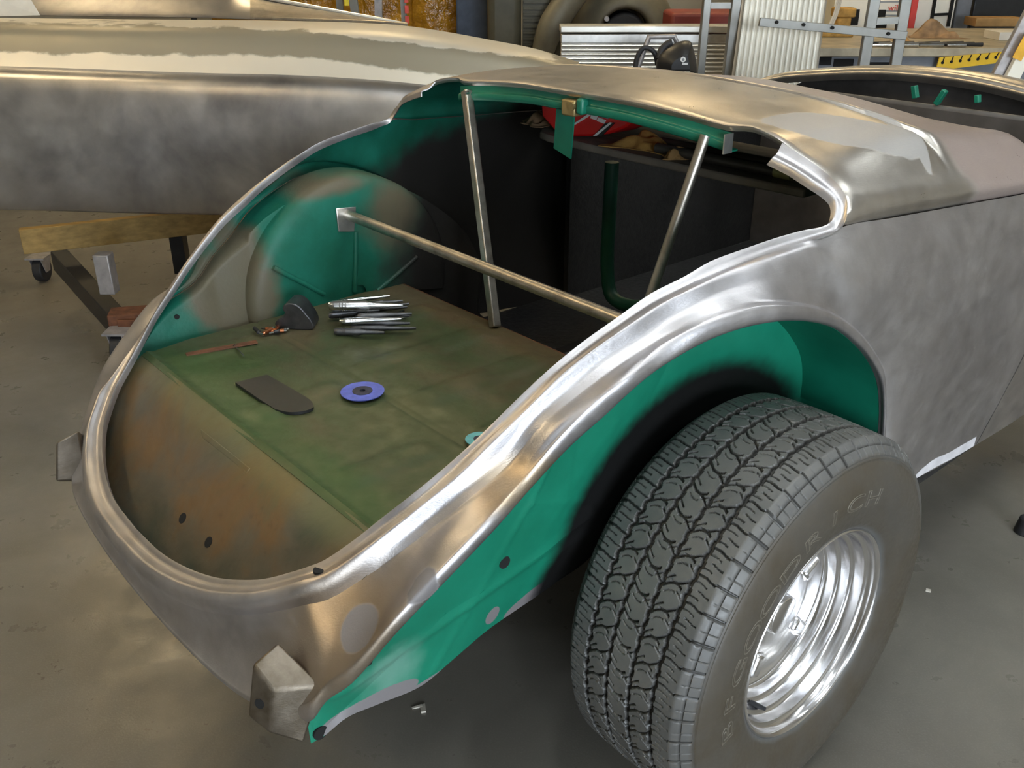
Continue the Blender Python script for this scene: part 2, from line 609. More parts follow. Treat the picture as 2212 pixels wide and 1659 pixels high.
def mat_tyre():
    m, nt, p = new_mat('tyre_rubber')
    v = coords(nt)
    n = noise(nt, v, 9, 5)
    n2 = noise(nt, v, 90, 4)
    col = ramp(nt, n, [(0.3, (0.080, 0.080, 0.078)), (0.7, (0.125, 0.124, 0.118))])
    col = mix(nt, maprange(nt, n2, 0.5, 0.75, 0, 0.5), col, (0.13, 0.12, 0.105))
    # brown dust on the outer wall
    tc = nd(nt, 'ShaderNodeTexCoord')
    sx = nd(nt, 'ShaderNodeSeparateXYZ')
    nt.links.new(tc.outputs['Object'], sx.inputs[0])
    wall = maprange(nt, mth(nt, 'ADD', sx.outputs['X'], mth(nt, 'MULTIPLY', n, 0.012)), 0.1405, 0.146, 0, 1)
    col = mix(nt, mth(nt, 'MULTIPLY', wall, maprange(nt, n, 0.3, 0.65, 0.6, 1.0)), col, (0.062, 0.050, 0.034))
    ga = nd(nt, 'ShaderNodeAttribute', attribute_name='groove')       # shade down in the grooves painted into the colour
    col = mix(nt, mth(nt, 'MULTIPLY', ga.outputs['Fac'], 0.9), col, (0.018, 0.017, 0.015))
    nt.links.new(col, p.inputs['Base Color'])
    nt.links.new(maprange(nt, n2, 0.3, 0.7, 0.38, 0.55), p.inputs['Roughness'])
    bump(nt, p, n2, 0.12, 0.002)
    return m


def mat_rim():
    m, nt, p = new_mat('polished_alloy')
    v = coords(nt)
    n = noise(nt, v, 14, 3)
    p.inputs['Metallic'].default_value = 1.0
    p.inputs['Base Color'].default_value = (0.86, 0.85, 0.86, 1)
    nt.links.new(maprange(nt, n, 0.3, 0.7, 0.12, 0.24), p.inputs['Roughness'])
    bump(nt, p, noise(nt, v, 16, 2), 0.10, 0.008)
    return m


def mat_amber():
    m, nt, p = new_mat('amber_vinyl')
    v = coords(nt)
    n = noise(nt, v, 9, 4)
    nt.links.new(ramp(nt, n, [(0.3, (0.30, 0.13, 0.004)), (0.7, (0.62, 0.30, 0.015))]), p.inputs['Base Color'])
    p.inputs['Roughness'].default_value = 0.18
    p.inputs['Transmission Weight'].default_value = 0.25
    bump(nt, p, noise(nt, coords(nt), 18, 3), 0.6, 0.03)
    return m


def mat_second_paint():
    """second body: sanded edges bright, brown-grey primer left in a ragged band along the crown"""
    m, nt, p = new_mat('second_crown')
    v = coords(nt)
    tc = nd(nt, 'ShaderNodeTexCoord')
    sx = nd(nt, 'ShaderNodeSeparateXYZ')
    nt.links.new(tc.outputs['Object'], sx.inputs[0])
    n = noise(nt, coords(nt, (1, 1, 2)), 8, 5, 0.6)
    z = mth(nt, 'ADD', sx.outputs['Z'], mth(nt, 'MULTIPLY', mth(nt, 'SUBTRACT', n, 0.5), 0.05))
    z = mth(nt, 'ADD', z, mth(nt, 'ADD', maprange(nt, sx.outputs['X'], -1.0, 0.05, 0, 0.02), maprange(nt, sx.outputs['X'], 0.05, 1.0, 0, 0.11)))
    a = maprange(nt, z, 0.634, 0.645, 0, 1, True)
    b = maprange(nt, z, 0.722, 0.728, 1, 0, True)
    k = mth(nt, 'MULTIPLY', a, b)
    col = mix(nt, k, (0.70, 0.65, 0.55), (0.25, 0.22, 0.16))
    nt.links.new(col, p.inputs['Base Color'])
    nt.links.new(maprange(nt, k, 0, 1, 0.55, 0.3), p.inputs['Metallic'])
    nt.links.new(maprange(nt, n, 0.3, 0.7, 0.38, 0.5), p.inputs['Roughness'])
    return m


def emis(name, col, k):
    m, nt, p = new_mat(name)
    p.inputs['Base Color'].default_value = (*col, 1)
    p.inputs['Emission Color'].default_value = (*col, 1)
    p.inputs['Emission Strength'].default_value = k
    return m


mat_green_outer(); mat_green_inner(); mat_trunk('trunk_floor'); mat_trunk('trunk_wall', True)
mat_concrete(); mat_tyre(); mat_rim(); mat_amber(); mat_second_paint()
emis('tube_cool', (0.88, 0.95, 1.0), 32)
emis('tube_warm', (1.0, 0.80, 0.48), 38)
simple('green_rail', (0.006, 0.14, 0.085), 0.4, 0, 0.25, 10)
simple('green_dark', (0.004, 0.055, 0.030), 0.5, 0, 0.3, 10)
simple('brass_plate', (0.34, 0.25, 0.11), 0.4, 0.7, 0.25, 40)
simple('dash_grey', (0.075, 0.066, 0.060), 0.6, 0, 0.3, 12)
simple('cabin_shade', (0.012, 0.011, 0.010), 0.8, 0, 0.4, 60, 0.4)  # near-black colour that paints in the gloom of the cockpit
M = MATS

# ------------------------------------------------------------------ room shell
U0, U1, D0, D1 = -7.0, 6.5, -6.0, 11.0


def shell(name, boxes, mat, bevel=0):
    b = RM((0, 0, 0))
    for q in boxes:
        b.box(*q)
    return b.alone(name, M[mat], kind='structure', smooth=False)


shell('floor', [(U0, U1, D0, D1, -0.1, 0)], 'concrete')
shell('ceiling', [(U0, U1, D0, D1, CEIL, CEIL + 0.1)], 'ceiling_paint')
shell('wall_far', [(U0, U1, D1, D1 + 0.15, 0, CEIL)], 'wall_paint')
shell('wall_left', [(U0 - 0.15, U0, D0, D1, 0, CEIL)], 'wall_paint')
shell('wall_right', [(U1, U1 + 0.15, D0, D1, 0, CEIL)], 'wall_paint')
shell('wall_near', [(U0, 0.8, D0 - 0.15, D0, 0, CEIL), (4.4, U1, D0 - 0.15, D0, 0, CEIL), (0.8, 4.4, D0 - 0.15, D0, 2.9, CEIL)], 'wall_paint')

for k, (u, d, w) in enumerate(LIGHT_SPOTS):
    t = room_thing('ceiling_light', (u, d, CEIL - 0.12), 'long strip light with bare tubes fixed to the workshop ceiling', 'light', 'strip lights on the ceiling')
    b = RM((u, d, CEIL - 0.12))
    b.box(u - 0.10, u + 0.10, d - 0.75, d + 0.75, CEIL - 0.06, CEIL)
    b.put('housing', M['white_paint'], t, smooth=False)
    b = RM((u, d, CEIL - 0.12))
    for s in (-0.055, 0.055):
        b = RM((u, d, CEIL - 0.12))
        b.tube([(u + s, d - 0.72, CEIL - 0.09), (u + s, d + 0.72, CEIL - 0.09)], 0.024, 10)
        b.put('light_tube', M['tube_' + w], t)

# ------------------------------------------------------------------ the car body
CAR = tag(empty('car_body', (0, 0, 0)), 'stripped bare-steel vintage car body with open trunk and green inner panels', 'car')


def interp(tab, x):
    for (a, va), (b, vb) in zip(tab, tab[1:]):
        if x <= b:
            return va + (vb - va) * max(0, (x - a)) / (b - a)
    return tab[-1][1]


def mirror(rows):
    return [[Vector((-p[0], p[1], p[2])) for p in map(Vector, r)] for r in rows]


# tail stations: deck edge x, y, z and the bottom hem under it
TAIL_A = [(0.0, -0.884, 0.578), (0.103, -0.881, 0.582), (0.177, -0.869, 0.587), (0.247, -0.850, 0.597), (0.297, -0.831, 0.611), (0.341, -0.809, 0.627), (0.375, -0.783, 0.645)]
TAIL_B = [(0.0, -0.912, 0.462), (0.112, -0.910, 0.462), (0.20, -0.907, 0.463), (0.285, -0.902, 0.464), (0.345, -0.896, 0.466), (0.40, -0.886, 0.470), (0.452, -0.868, 0.476)]


def deck_out(pts, i):
    """outward direction across the deck edge, in plan"""
    a, b = Vector(pts[max(i - 1, 0)]), Vector(pts[min(i + 1, len(pts) - 1)])
    if i == 0:
        return Vector((0, -1, 0))
    t = b - a
    return Vector((t.y, -t.x, 0)).normalized()


def tail_station(a, b, out):
    a, b = Vector(a), Vector(b)
    g = a + out * 0.020 + Vector((0, 0, -0.002))
    cr = a + out * 0.040 + Vector((0, 0, -0.020))
    v = a + out * 0.032 + Vector((0, 0, -0.045))
    m = v.lerp(b, 0.5) - out * 0.008
    return [a, g, cr, v, m, b, b - out * 0.018 + Vector((0, 0, -0.010))]


STATIONS = [[(0.4, -0.7611, 0.6604), (0.415, -0.7664, 0.6469), (0.425, -0.7703, 0.6352), (0.436, -0.7741, 0.6139), (0.472, -0.8022, 0.5746), (0.503, -0.8397, 0.502), (0.49, -0.8331, 0.4654)], [(0.416, -0.744, 0.672), (0.431, -0.7442, 0.6569), (0.44, -0.7424, 0.6409), (0.451, -0.7427, 0.6151), (0.49, -0.7752, 0.5884), (0.518, -0.8176, 0.5375), (0.505, -0.8095, 0.502)], [(0.441, -0.7014, 0.7048), (0.456, -0.7012, 0.6961), (0.465, -0.6942, 0.6736), (0.476, -0.6906, 0.6545), (0.517, -0.7319, 0.6241), (0.543, -0.791, 0.5699), (0.53, -0.7804, 0.5354)], [(0.459, -0.6671, 0.734), (0.474, -0.6653, 0.7278), (0.485, -0.6623, 0.7011), (0.501, -0.6599, 0.6904), (0.542, -0.6899, 0.6671), (0.573, -0.7366, 0.6402), (0.56, -0.7193, 0.6133)], [(0.485, -0.6189, 0.7748), (0.5, -0.6183, 0.7689), (0.51, -0.6135, 0.7428), (0.526, -0.6088, 0.7343), (0.557, -0.6307, 0.728), (0.593, -0.6628, 0.7024), (0.582, -0.6431, 0.6808)], [(0.504, -0.5705, 0.8118), (0.519, -0.5701, 0.8089), (0.535, -0.5671, 0.7835), (0.551, -0.5627, 0.775), (0.577, -0.5753, 0.7653), (0.609, -0.5888, 0.7598), (0.598, -0.5645, 0.7418)], [(0.522, -0.5202, 0.8533), (0.537, -0.5229, 0.8511), (0.55, -0.5129, 0.822), (0.562, -0.5053, 0.8094), (0.58, -0.5074, 0.8018), (0.603, -0.5052, 0.7958), (0.592, -0.4806, 0.7833)], [(0.535, -0.4666, 0.8947), (0.55, -0.4698, 0.8877), (0.563, -0.4612, 0.8708), (0.579, -0.4554, 0.8652), (0.598, -0.4518, 0.8624), (0.617, -0.4408, 0.8533), (0.606, -0.4237, 0.8309)], [(0.547, -0.4115, 0.9328), (0.562, -0.4151, 0.9293), (0.578, -0.3996, 0.9121), (0.596, -0.3921, 0.9041), (0.613, -0.3916, 0.9012), (0.631, -0.3887, 0.8987), (0.62, -0.3658, 0.8685)], [(0.557, -0.3523, 0.9637), (0.572, -0.3592, 0.9584), (0.59, -0.3452, 0.9423), (0.612, -0.335, 0.9347), (0.63, -0.3391, 0.9331), (0.646, -0.3363, 0.9296), (0.634, -0.3132, 0.9077)], [(0.571, -0.2965, 0.9915), (0.586, -0.304, 0.986), (0.604, -0.2851, 0.9647), (0.629, -0.274, 0.9575), (0.646, -0.2801, 0.9587), (0.661, -0.2794, 0.9553), (0.649, -0.2558, 0.9346)], [(0.581, -0.2349, 1.0175), (0.596, -0.2447, 1.009), (0.616, -0.2273, 0.9879), (0.652, -0.2135, 0.983), (0.665, -0.2229, 0.9827), (0.674, -0.2232, 0.9744), (0.662, -0.1998, 0.9521)], [(0.597, -0.1765, 1.0361), (0.612, -0.1869, 1.0274), (0.633, -0.171, 1.006), (0.668, -0.1642, 0.9939), (0.68, -0.1752, 0.9935), (0.687, -0.1774, 0.9857), (0.675, -0.1533, 0.9612)], [(0.606, -0.1277, 1.0519), (0.621, -0.1358, 1.04), (0.646, -0.1208, 1.0174), (0.681, -0.1067, 0.997), (0.693, -0.1196, 0.9968), (0.7, -0.1256, 0.9898), (0.688, -0.1006, 0.9636)], [(0.62, -0.063, 1.0623), (0.635, -0.0741, 1.0514), (0.664, -0.0636, 1.0274), (0.696, -0.0485, 0.9894), (0.708, -0.065, 0.9906), (0.713, -0.0692, 0.9824), (0.7, -0.0441, 0.9588)], [(0.633, 0.0079, 1.0705), (0.648, -0.0001, 1.06), (0.675, 0.0081, 1.0283), (0.702, 0.0303, 0.9662), (0.714, 0.0115, 0.9679), (0.719, 0.0054, 0.9613), (0.705, 0.0325, 0.938)], [(0.645, 0.0595, 1.0749), (0.66, 0.0522, 1.0656), (0.685, 0.0682, 1.0178), (0.706, 0.0994, 0.9344), (0.718, 0.0791, 0.9381), (0.723, 0.0727, 0.9322), (0.708, 0.1033, 0.9079)]]
ARCH_FRONT = [[(0.712, 0.1728, 0.8872), (0.718, 0.1624, 0.8883), (0.722, 0.1542, 0.8831), (0.71, 0.1749, 0.8604)], [(0.714, 0.2342, 0.8361), (0.72, 0.2217, 0.8379), (0.723, 0.2136, 0.8322), (0.71, 0.2408, 0.8061)], [(0.716, 0.2848, 0.783), (0.722, 0.2713, 0.7844), (0.724, 0.2645, 0.7767), (0.71, 0.2897, 0.7487)], [(0.716, 0.3152, 0.7204), (0.722, 0.3013, 0.7226), (0.724, 0.2942, 0.7153), (0.71, 0.3185, 0.6852)], [(0.716, 0.3419, 0.6336), (0.722, 0.3239, 0.6454), (0.724, 0.313, 0.647), (0.71, 0.3311, 0.635)]]


def full_row(st):
    """adds the turned-in deck lip, the gutter dip and the turned-in arch hem"""
    a, g, cr, v, m, bd, lp = [Vector(p) for p in st]
    side = (g - a)
    inn = Vector((-side.x, -side.y, 0)).normalized()
    lip = a + inn * 0.004 + Vector((0, 0, -0.016))
    gi = a.lerp(g, 0.5) + Vector((0, 0, -0.006))
    g2 = g + Vector((0, 0, -0.004))
    o2 = (g.lerp(cr, 0.45)) + (Vector((cr.x - a.x, cr.y - a.y, 0)).normalized() * 0.002 + Vector((0, 0, 0.007)))
    hem = lp + Vector((-0.005, 0, 0))
    return [lip, a, gi, g2, o2, cr, v, m, bd, lp, hem]


def roll(rows, first_front, h=0.0075):
    """turns m, bd, lp of every row into a half-round rolled edge"""
    out = []
    n = len(rows)
    for i, r in enumerate(rows):
        v, m, bd, lp, hem = r[-5:]
        t = (rows[min(i + 1, n - 1)][-3] - rows[max(i - 1, 0)][-3]).normalized()
        if i < first_front:
            d = m - bd
            e = bd + d * min(0.6, 0.013 / max(d.length, 1e-5))
            mm = m
        else:
            e = v.lerp(bd, 0.12)
            mm = v + (v - bd) * 0.12 + Vector((-0.002, 0, 0))
        w = lp - e
        nn = t.cross(w).normalized()
        if nn.x < 0:
            nn = -nn
        c = (e + lp) / 2
        arc = [c - w / 2 * math.cos(a) + nn * h * math.sin(a) for a in (0.45, 1.05, 1.65, 2.3)]
        if i >= first_front:
            r = r[:-5] + [mm]
            out.append(r + [e.lerp(mm, 0.25), e] + arc + [lp, hem])
        else:
            out.append(r[:-5] + [v, mm, e] + arc + [lp, hem])
    return out


DECK = list(TAIL_A) + [st[0] for st in STATIONS]
for i, k in ((0, 1.0), (1, 0.8), (2, 0.55), (3, 0.25)):
    st = [Vector(p) for p in STATIONS[i]]
    o = deck_out(DECK, len(TAIL_A) + i)
    st[1] = st[1].lerp(st[0] + o * 0.020 + Vector((0, 0, -0.002)), k)
    st[2] = st[2].lerp(st[0] + o * 0.040 + Vector((0, 0, -0.020)), k)
    st[3] = st[3].lerp(st[0] + o * 0.034 + Vector((0, 0, -0.045)), k)
    STATIONS[i] = st
rear = [full_row(tail_station(a, b, deck_out(DECK, i))) for i, (a, b) in enumerate(zip(TAIL_A, TAIL_B))] + [full_row(st) for st in STATIONS]

# side ahead of the wheel arch: from the belt groove down to the arch and the sill
SIDE_T = [(0.66, 0.0522, 1.0656), (0.668, 0.1033, 1.0653), (0.673, 0.1493, 1.0728), (0.682, 0.2706, 1.0647), (0.687, 0.3603, 1.059), (0.69, 0.4426, 1.0529), (0.695, 0.5256, 1.0476), (0.7, 0.6139, 1.0418), (0.706, 0.7055, 1.0361), (0.71, 0.7669, 1.0326)] + [(0.714, 0.915, 1.030)]
SIDE_B = [(0.71, 0.0922, 0.9374), (0.712, 0.1728, 0.8872), (0.714, 0.2342, 0.8361), (0.716, 0.2848, 0.783), (0.716, 0.3152, 0.7204), (0.716, 0.3419, 0.6336)] + [(0.715, 0.365, 0.53), (0.710, 0.43, 0.445), (0.70, 0.57, 0.425), (0.70, 0.70, 0.412), (0.70, 0.858, 0.403)]
GAP = [(0.714, 0.915, 1.030), (0.745, 0.915, 0.84), (0.742, 0.905, 0.66), (0.724, 0.885, 0.54), (0.70, 0.858, 0.403)]
QS = (0, 0.12, 0.3, 0.5, 0.7, 0.88, 1)


def resample(pts, qs):
    c = crom(pts, 12)
    return [c[int(round(q * (len(c) - 1)))] for q in qs]


side_rows = []
for i, (t, b) in enumerate(zip(SIDE_T, SIDE_B)):
    t, b = Vector(t), Vector(b)
    k = i / (len(SIDE_T) - 1)
    row = [t]
    for s in QS[1:-1]:
        p = t.lerp(b, s)
        p.x += (0.014 + 0.026 * k) * math.sin(math.pi * s ** 0.85)
        row.append(p)
    side_rows.append(row + [b])
side_rows[-1] = resample(GAP, QS)
arch = []
for r in ARCH_FRONT + [[(0.711, 0.365, 0.53), (0.722, 0.350, 0.53), (0.724, 0.342, 0.53), (0.71, 0.352, 0.52)], [(0.706, 0.43, 0.445), (0.718, 0.418, 0.44), (0.720, 0.408, 0.436), (0.706, 0.41, 0.425)]]:
    r = [Vector(p) for p in r]
    arch.append(r + [r[-1] + Vector((-0.005, 0, 0))])
rolled = roll([r[6:] for r in rear] + arch, len(rear) - 7)
bead_rows = rolled
side_rows = [resample(r[3:6] + [rolled[i][0]], QS) for i, r in enumerate(rear)] + [side_rows[k] for k in range(1, len(side_rows))]
for k, row in enumerate(side_rows[len(rear):]):
    if k < 5:
        row[-1] = rolled[len(rear) + k][0]

# corner of the deck opening
COR_A = [(0.655, 0.102, 1.076), (0.656, 0.129, 1.082), (0.653, 0.142, 1.099), (0.645, 0.148, 1.113), (0.629, 0.145, 1.125), (0.605, 0.140, 1.136), (0.563, 0.140, 1.151), (0.52, 0.136, 1.163)]
COR_G = [(0.672, 0.0962, 1.0684), (0.673, 0.1281, 1.0728), (0.67, 0.1508, 1.0949), (0.659, 0.161, 1.1131), (0.636, 0.1627, 1.1345), (0.592, 0.1708, 1.1541), (0.548, 0.1721, 1.1707), (0.512, 0.1735, 1.1835)]
flange = [r[:4] for r in rear]
for a, g in zip(COR_A, COR_G):
    a, g = Vector(a), Vector(g)
    flange.append([a + Vector((-0.006, -0.006, -0.012)), a, a.lerp(g, 0.5) + Vector((0, 0, -0.005)), g])


def quarter(flip):
    f = (lambda q: mirror(q)) if flip else (lambda q: q)
    mb = MB()
    loft(mb, f(flange), 4, 3)
    loft(mb, f(side_rows), 4, 3)
    loft(mb, f([r[:8] for r in bead_rows] if flip else bead_rows), 4, 3)
    s = -1 if flip else 1
    return sheet(mb, 'quarter_panel', [M['steel_quarter'], M['green_inner']], CAR, 0.003, (s * 0.74, 0.6, 0.8), (s, 0, 0), rim=0)


QP = quarter(False)
QPL = quarter(True)

# white primer strip along the sill edge, and weld-ground pieces
mb = MB()
sill = [[Vector(p) for p in r] for r in ([(0.7035, 0.5155, 0.4862), (0.7055, 0.6058, 0.4622), (0.7065, 0.716, 0.4504), (0.7075, 0.833, 0.4556)], [(0.7035, 0.5556, 0.4309), (0.7035, 0.6454, 0.4247), (0.7035, 0.7415, 0.4151), (0.7035, 0.8411, 0.4096)])]
loft(mb, sill, 2, 4)
sheet(mb, 'sill_primer', [M['white_primer']], CAR, 0.0015, (0.70, 0.7, 0.42), (1, 0, 0))

# door skin ahead of the gap (right) and its far twin
for s in (1, -1):
    rows = []
    for k, dy in enumerate((0.006, 0.25, 0.55, 0.98)):
        rows.append([Vector((s * (p[0] + 0.012 * k - 0.006 * k * k), p[1] + dy - (0 if dy < 0.01 else 0.04), p[2])) for p in GAP])
    mb = MB()
    loft(mb, rows, 6, 5)
    d = sheet(mb, 'door', [M['steel_door'], M['cabin_shade']], CAR, 0.004, (s * 0.75, 1.2, 0.8), (s, 0, 0))

# tulip panel with the two belt rolls
TC = [(0.672, 0.139, 1.079), (0.676, 0.150, 1.101), (0.668, 0.154, 1.113), (0.648, 0.152, 1.128)]
FRONT = [(0.673, 0.1381, 1.0773), (0.67, 0.1504, 1.0966), (0.659, 0.161, 1.1131), (0.636, 0.1627, 1.1345), (0.592, 0.1708, 1.1541), (0.538, 0.1723, 1.1739), (0.5, 0.1744, 1.1889), (0.437, 0.1842, 1.1993), (0.393, 0.1687, 1.1977), (0.297, 0.1649, 1.206), (0.159, 0.149, 1.2173)]
FRONT = [Vector(p) for p in FRONT] + [Vector((0, 0.150, 1.217))]


ZR = [(0, 1.226), (0.16, 1.223), (0.35, 1.214), (0.44, 1.200), (0.515, 1.188), (0.566, 1.176), (0.616, 1.162), (0.64, 1.150), (0.66, 1.140)]
ZE = [(0, 1.190), (0.13, 1.184), (0.24, 1.178), (0.35, 1.162), (0.44, 1.150), (0.52, 1.143), (0.60, 1.136), (0.66, 1.126)]
ROWY = [0.20, 0.27, 0.36, 0.44, 0.485, 0.500, 0.515, 0.55, 0.64, 0.74, 0.80, 0.815]


def belt(y):
    xg = interp([(0.14, 0.672), (0.44, 0.689), (0.60, 0.699), (0.77, 0.709), (0.92, 0.714)], y)
    zg = interp([(0.14, 1.076), (0.44, 1.056), (0.60, 1.047), (0.77, 1.035), (0.92, 1.026)], y)
    return xg, zg


tul = []
half0 = [Vector(p) for p in FRONT]
tul.append([p + (Vector((-0.009, 0.001, 0)) if k < 3 else Vector((0, 0.004, -0.010))) for k, p in enumerate(half0)])
tul.append(half0)
XS = [p.x for p in half0]
for y in ROWY:
    row = []
    xg, zg = belt(y)
    row += [Vector((xg, y, zg)), Vector((xg + interp([(0.14, -0.003), (0.5, 0.012)], y), y, zg + 0.022)), Vector((xg + interp([(0.14, -0.013), (0.5, -0.001)], y), y, zg + 0.042))]
    for i in range(3, 12):
        x = XS[i] * (xg / 0.672) if i < 9 else XS[i]
        if i == 3:
            x = xg - interp([(0.14, 0.037), (0.5, 0.028)], y)
        zf = half0[i].z
        xe = x * 0.672 / xg
        zr, ze = interp(ZR, xe), interp(ZE, xe)
        yf = half0[i].y
        if y <= 0.485:
            t = max(0.0, min(1.0, (y - yf) / (0.485 - yf)))
            z = zf + (zr - zf) * (t * t * (3 - 2 * t)) * 0.6 + (zr - zf) * t * 0.4 + 0.006 * math.sin(math.pi * t)
        elif y == 0.500:
            z = zr - 0.009
        elif y == 0.515:
            z = zr + 0.0005
        else:
            t = (y - 0.515) / 0.285
            z = zr - 0.002 + (ze - zr) * min(1, t)
            if y > 0.81:
                z = ze - 0.016
        yy = y
        if y > 0.6 and i >= 3:
            yy = y + max(0, x - 0.5) * 0.3 * (y - 0.6) / 0.2
        if i == 3:
            z = max(zg + 0.050, min(z, zg + 0.062))
        row.append(Vector((x, yy, z)))
    tul.append(row)
tul = [[r[0] + (Vector((-0.001, 0, -0.001)) if k < 2 else Vector((-0.010, 0, -0.006)))] + r for k, r in enumerate(tul)]
tul = [r + [Vector((-p.x, p.y, p.z)) for p in reversed(r[:-1])] for r in tul]
mb = MB()
loft(mb, tul, 3, 3)
sheet(mb, 'tulip_panel', [M['steel_tulip'], M['green_inner']], CAR, 0.003, (0, 0.3, 1.22), (0, 0, 1))

# horns (bumper-iron boxes) at both tail corners
HORN = [Vector(p) for p in [(0.43, -0.8379, 0.5811), (0.503, -0.8116, 0.5319), (0.47, -0.8742, 0.5365), (0.435, -0.8849, 0.5676), (0.47, -0.8882, 0.463), (0.492, -0.8456, 0.4303), (0.435, -0.9029, 0.4794)]]
for s in (1, -1):
    t0, t1, t2, t3, b2, b1, b3 = [Vector((s * p.x, p.y, p.z)) for p in HORN]
    b0 = Vector((s * 0.43, -0.84, 0.46))
    mb = MB()
    mb.hexa([b0, b1, b2, b3], [t0, t1, t2, t3])
    mb.build('bumper_horn', M['steel_horn'], CAR, bevel=0.005)
    mb = MB()
    c = t2.lerp(b3, 0.5) + Vector((0, 0, 0.0))
    n = (t3 - t2).cross(b2 - t2).normalized()
    if n.y > 0:
        n = -n
    mb.cyl(c - n * 0.004, c + n * 0.001, 0.008, 14)
    mb.build('bolt_hole', M['near_black'], CAR)

# inner fender (green) on the right, and its twin
BOT = [(0.488, -0.8335, 0.4207), (0.492, -0.8132, 0.425), (0.5, -0.7776, 0.444), (0.5, -0.7225, 0.4357), (0.498, -0.637, 0.4203), (0.496, -0.5749, 0.4336), (0.49, -0.4937, 0.4487), (0.488, -0.4264, 0.4551), (0.485, -0.3548, 0.4598), (0.478, -0.264, 0.4676)]
LIPS = [Vector(s[-1]) + Vector((-0.008, 0, 0)) for s in STATIONS] + [Vector(r[3]) + Vector((-0.006, 0, 0)) for r in ARCH_FRONT]
lipc = crom(LIPS, 9)
botc = crom([(0.70, 0.355, 0.53), (0.66, 0.375, 0.49), (0.56, 0.36, 0.482), (0.49, 0.28, 0.482), (0.485, 0.10, 0.484), (0.484, -0.08, 0.484), (0.482, -0.20, 0.486)] + [Vector(p) for p in reversed(BOT)], 6)
bound = lipc + botc
for s in (1, -1):
    NV = 40
    verts, faces = [], []
    for bi, b in enumerate(bound):
        lipside = bi < len(lipc)
        CY = max(-0.825, min(b.y, -0.25))
        CZ = interp([(-0.83, 0.428), (-0.60, 0.56), (-0.25, 0.60)], CY)
        CX = interp([(-0.83, 0.488), (-0.60, 0.52), (-0.25, 0.528)], CY)
        dep = 0.026 * max(0.0, min(1.0, (b.y + 0.833) / 0.25)) + 0.14 * max(0.0, min(1.0, (b.y + 0.45) / 0.40)) if lipside else 0.0
        for k in range(NV + 1):
            t = (k / NV) ** 1.5
            y = b.y + (CY - b.y) * t
            z = b.z + (CZ - b.z) * t
            if lipside:
                e = min(1.0, k / 6)
                x = b.x - dep * (1 - (1 - e) ** 2)
                # wall runs straight in before the floor of the tub
                hold = max(0.0, (t - 0.06) / 0.94)
                y = b.y + (CY - b.y) * (hold if dep > 0.06 else t)
                z = b.z + (CZ - b.z) * (hold if dep > 0.06 else t)
                x = x + (CX - x) * t
            else:
                x = b.x + (CX - b.x) * t
            rr = math.hypot(y, z - 0.40)
            q = max(0.0, min(1.0, (0.46 - rr) / 0.09))
            q = q * q * (3 - 2 * q) * min(1.0, k / 8)
            x = min(x, x * (1 - q) + 0.515 * q)
            x = max(x, 0.482)
            for (ya, za, yb, zb, wd, hh) in ((-0.78, 0.505, -0.30, 0.600, 0.010, 0.004), (-0.60, 0.46, -0.36, 0.86, 0.006, 0.003), (-0.42, 0.70, -0.20, 0.60, 0.008, 0.003)):
                dx, dz = yb - ya, zb - za
                l = math.hypot(dx, dz)
                al = ((y - ya) * dx + (z - za) * dz) / l
                pe = abs((y - ya) * dz - (z - za) * dx) / l
                if s > 0 and -0.03 < al < l + 0.03:
                    x += hh * math.exp(-(pe / wd) ** 2)
            verts.append((s * x, y, z))
    nr = len(bound)
    for i in range(nr):
        i2 = (i + 1) % nr
        for k in range(NV):
            faces.append((i * (NV + 1) + k, i * (NV + 1) + k + 1, i2 * (NV + 1) + k + 1, i2 * (NV + 1) + k))
    mb = MB().add(verts, faces)
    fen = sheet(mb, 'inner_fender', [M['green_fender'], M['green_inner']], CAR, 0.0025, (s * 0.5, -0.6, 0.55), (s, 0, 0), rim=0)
    # bolt holes through the sheet
    for (hx, hr) in [((0.525, -0.4875, 0.6082), 0.011), ((0.487, -0.8174, 0.4333), 0.012), ((0.54, -0.7432, 0.5471), 0.006), ((0.565, -0.6375, 0.6458), 0.006), ((0.585, -0.5503, 0.724), 0.006)]:
        c = Vector((s * hx[0], hx[1], hx[2]))
        best = min(fen.data.vertices, key=lambda v: (v.co.y - c.y) ** 2 + (v.co.z - c.z) ** 2)
        c.x = best.co.x
        nn = Vector((s * best.normal.x, best.normal.y, best.normal.z)) * s
        MB().cyl(c - Vector((s, 0, 0)) * 0.004, c + Vector((s, 0, 0)) * 0.0016, hr, 14).build('bolt_hole', M['near_black'], CAR)

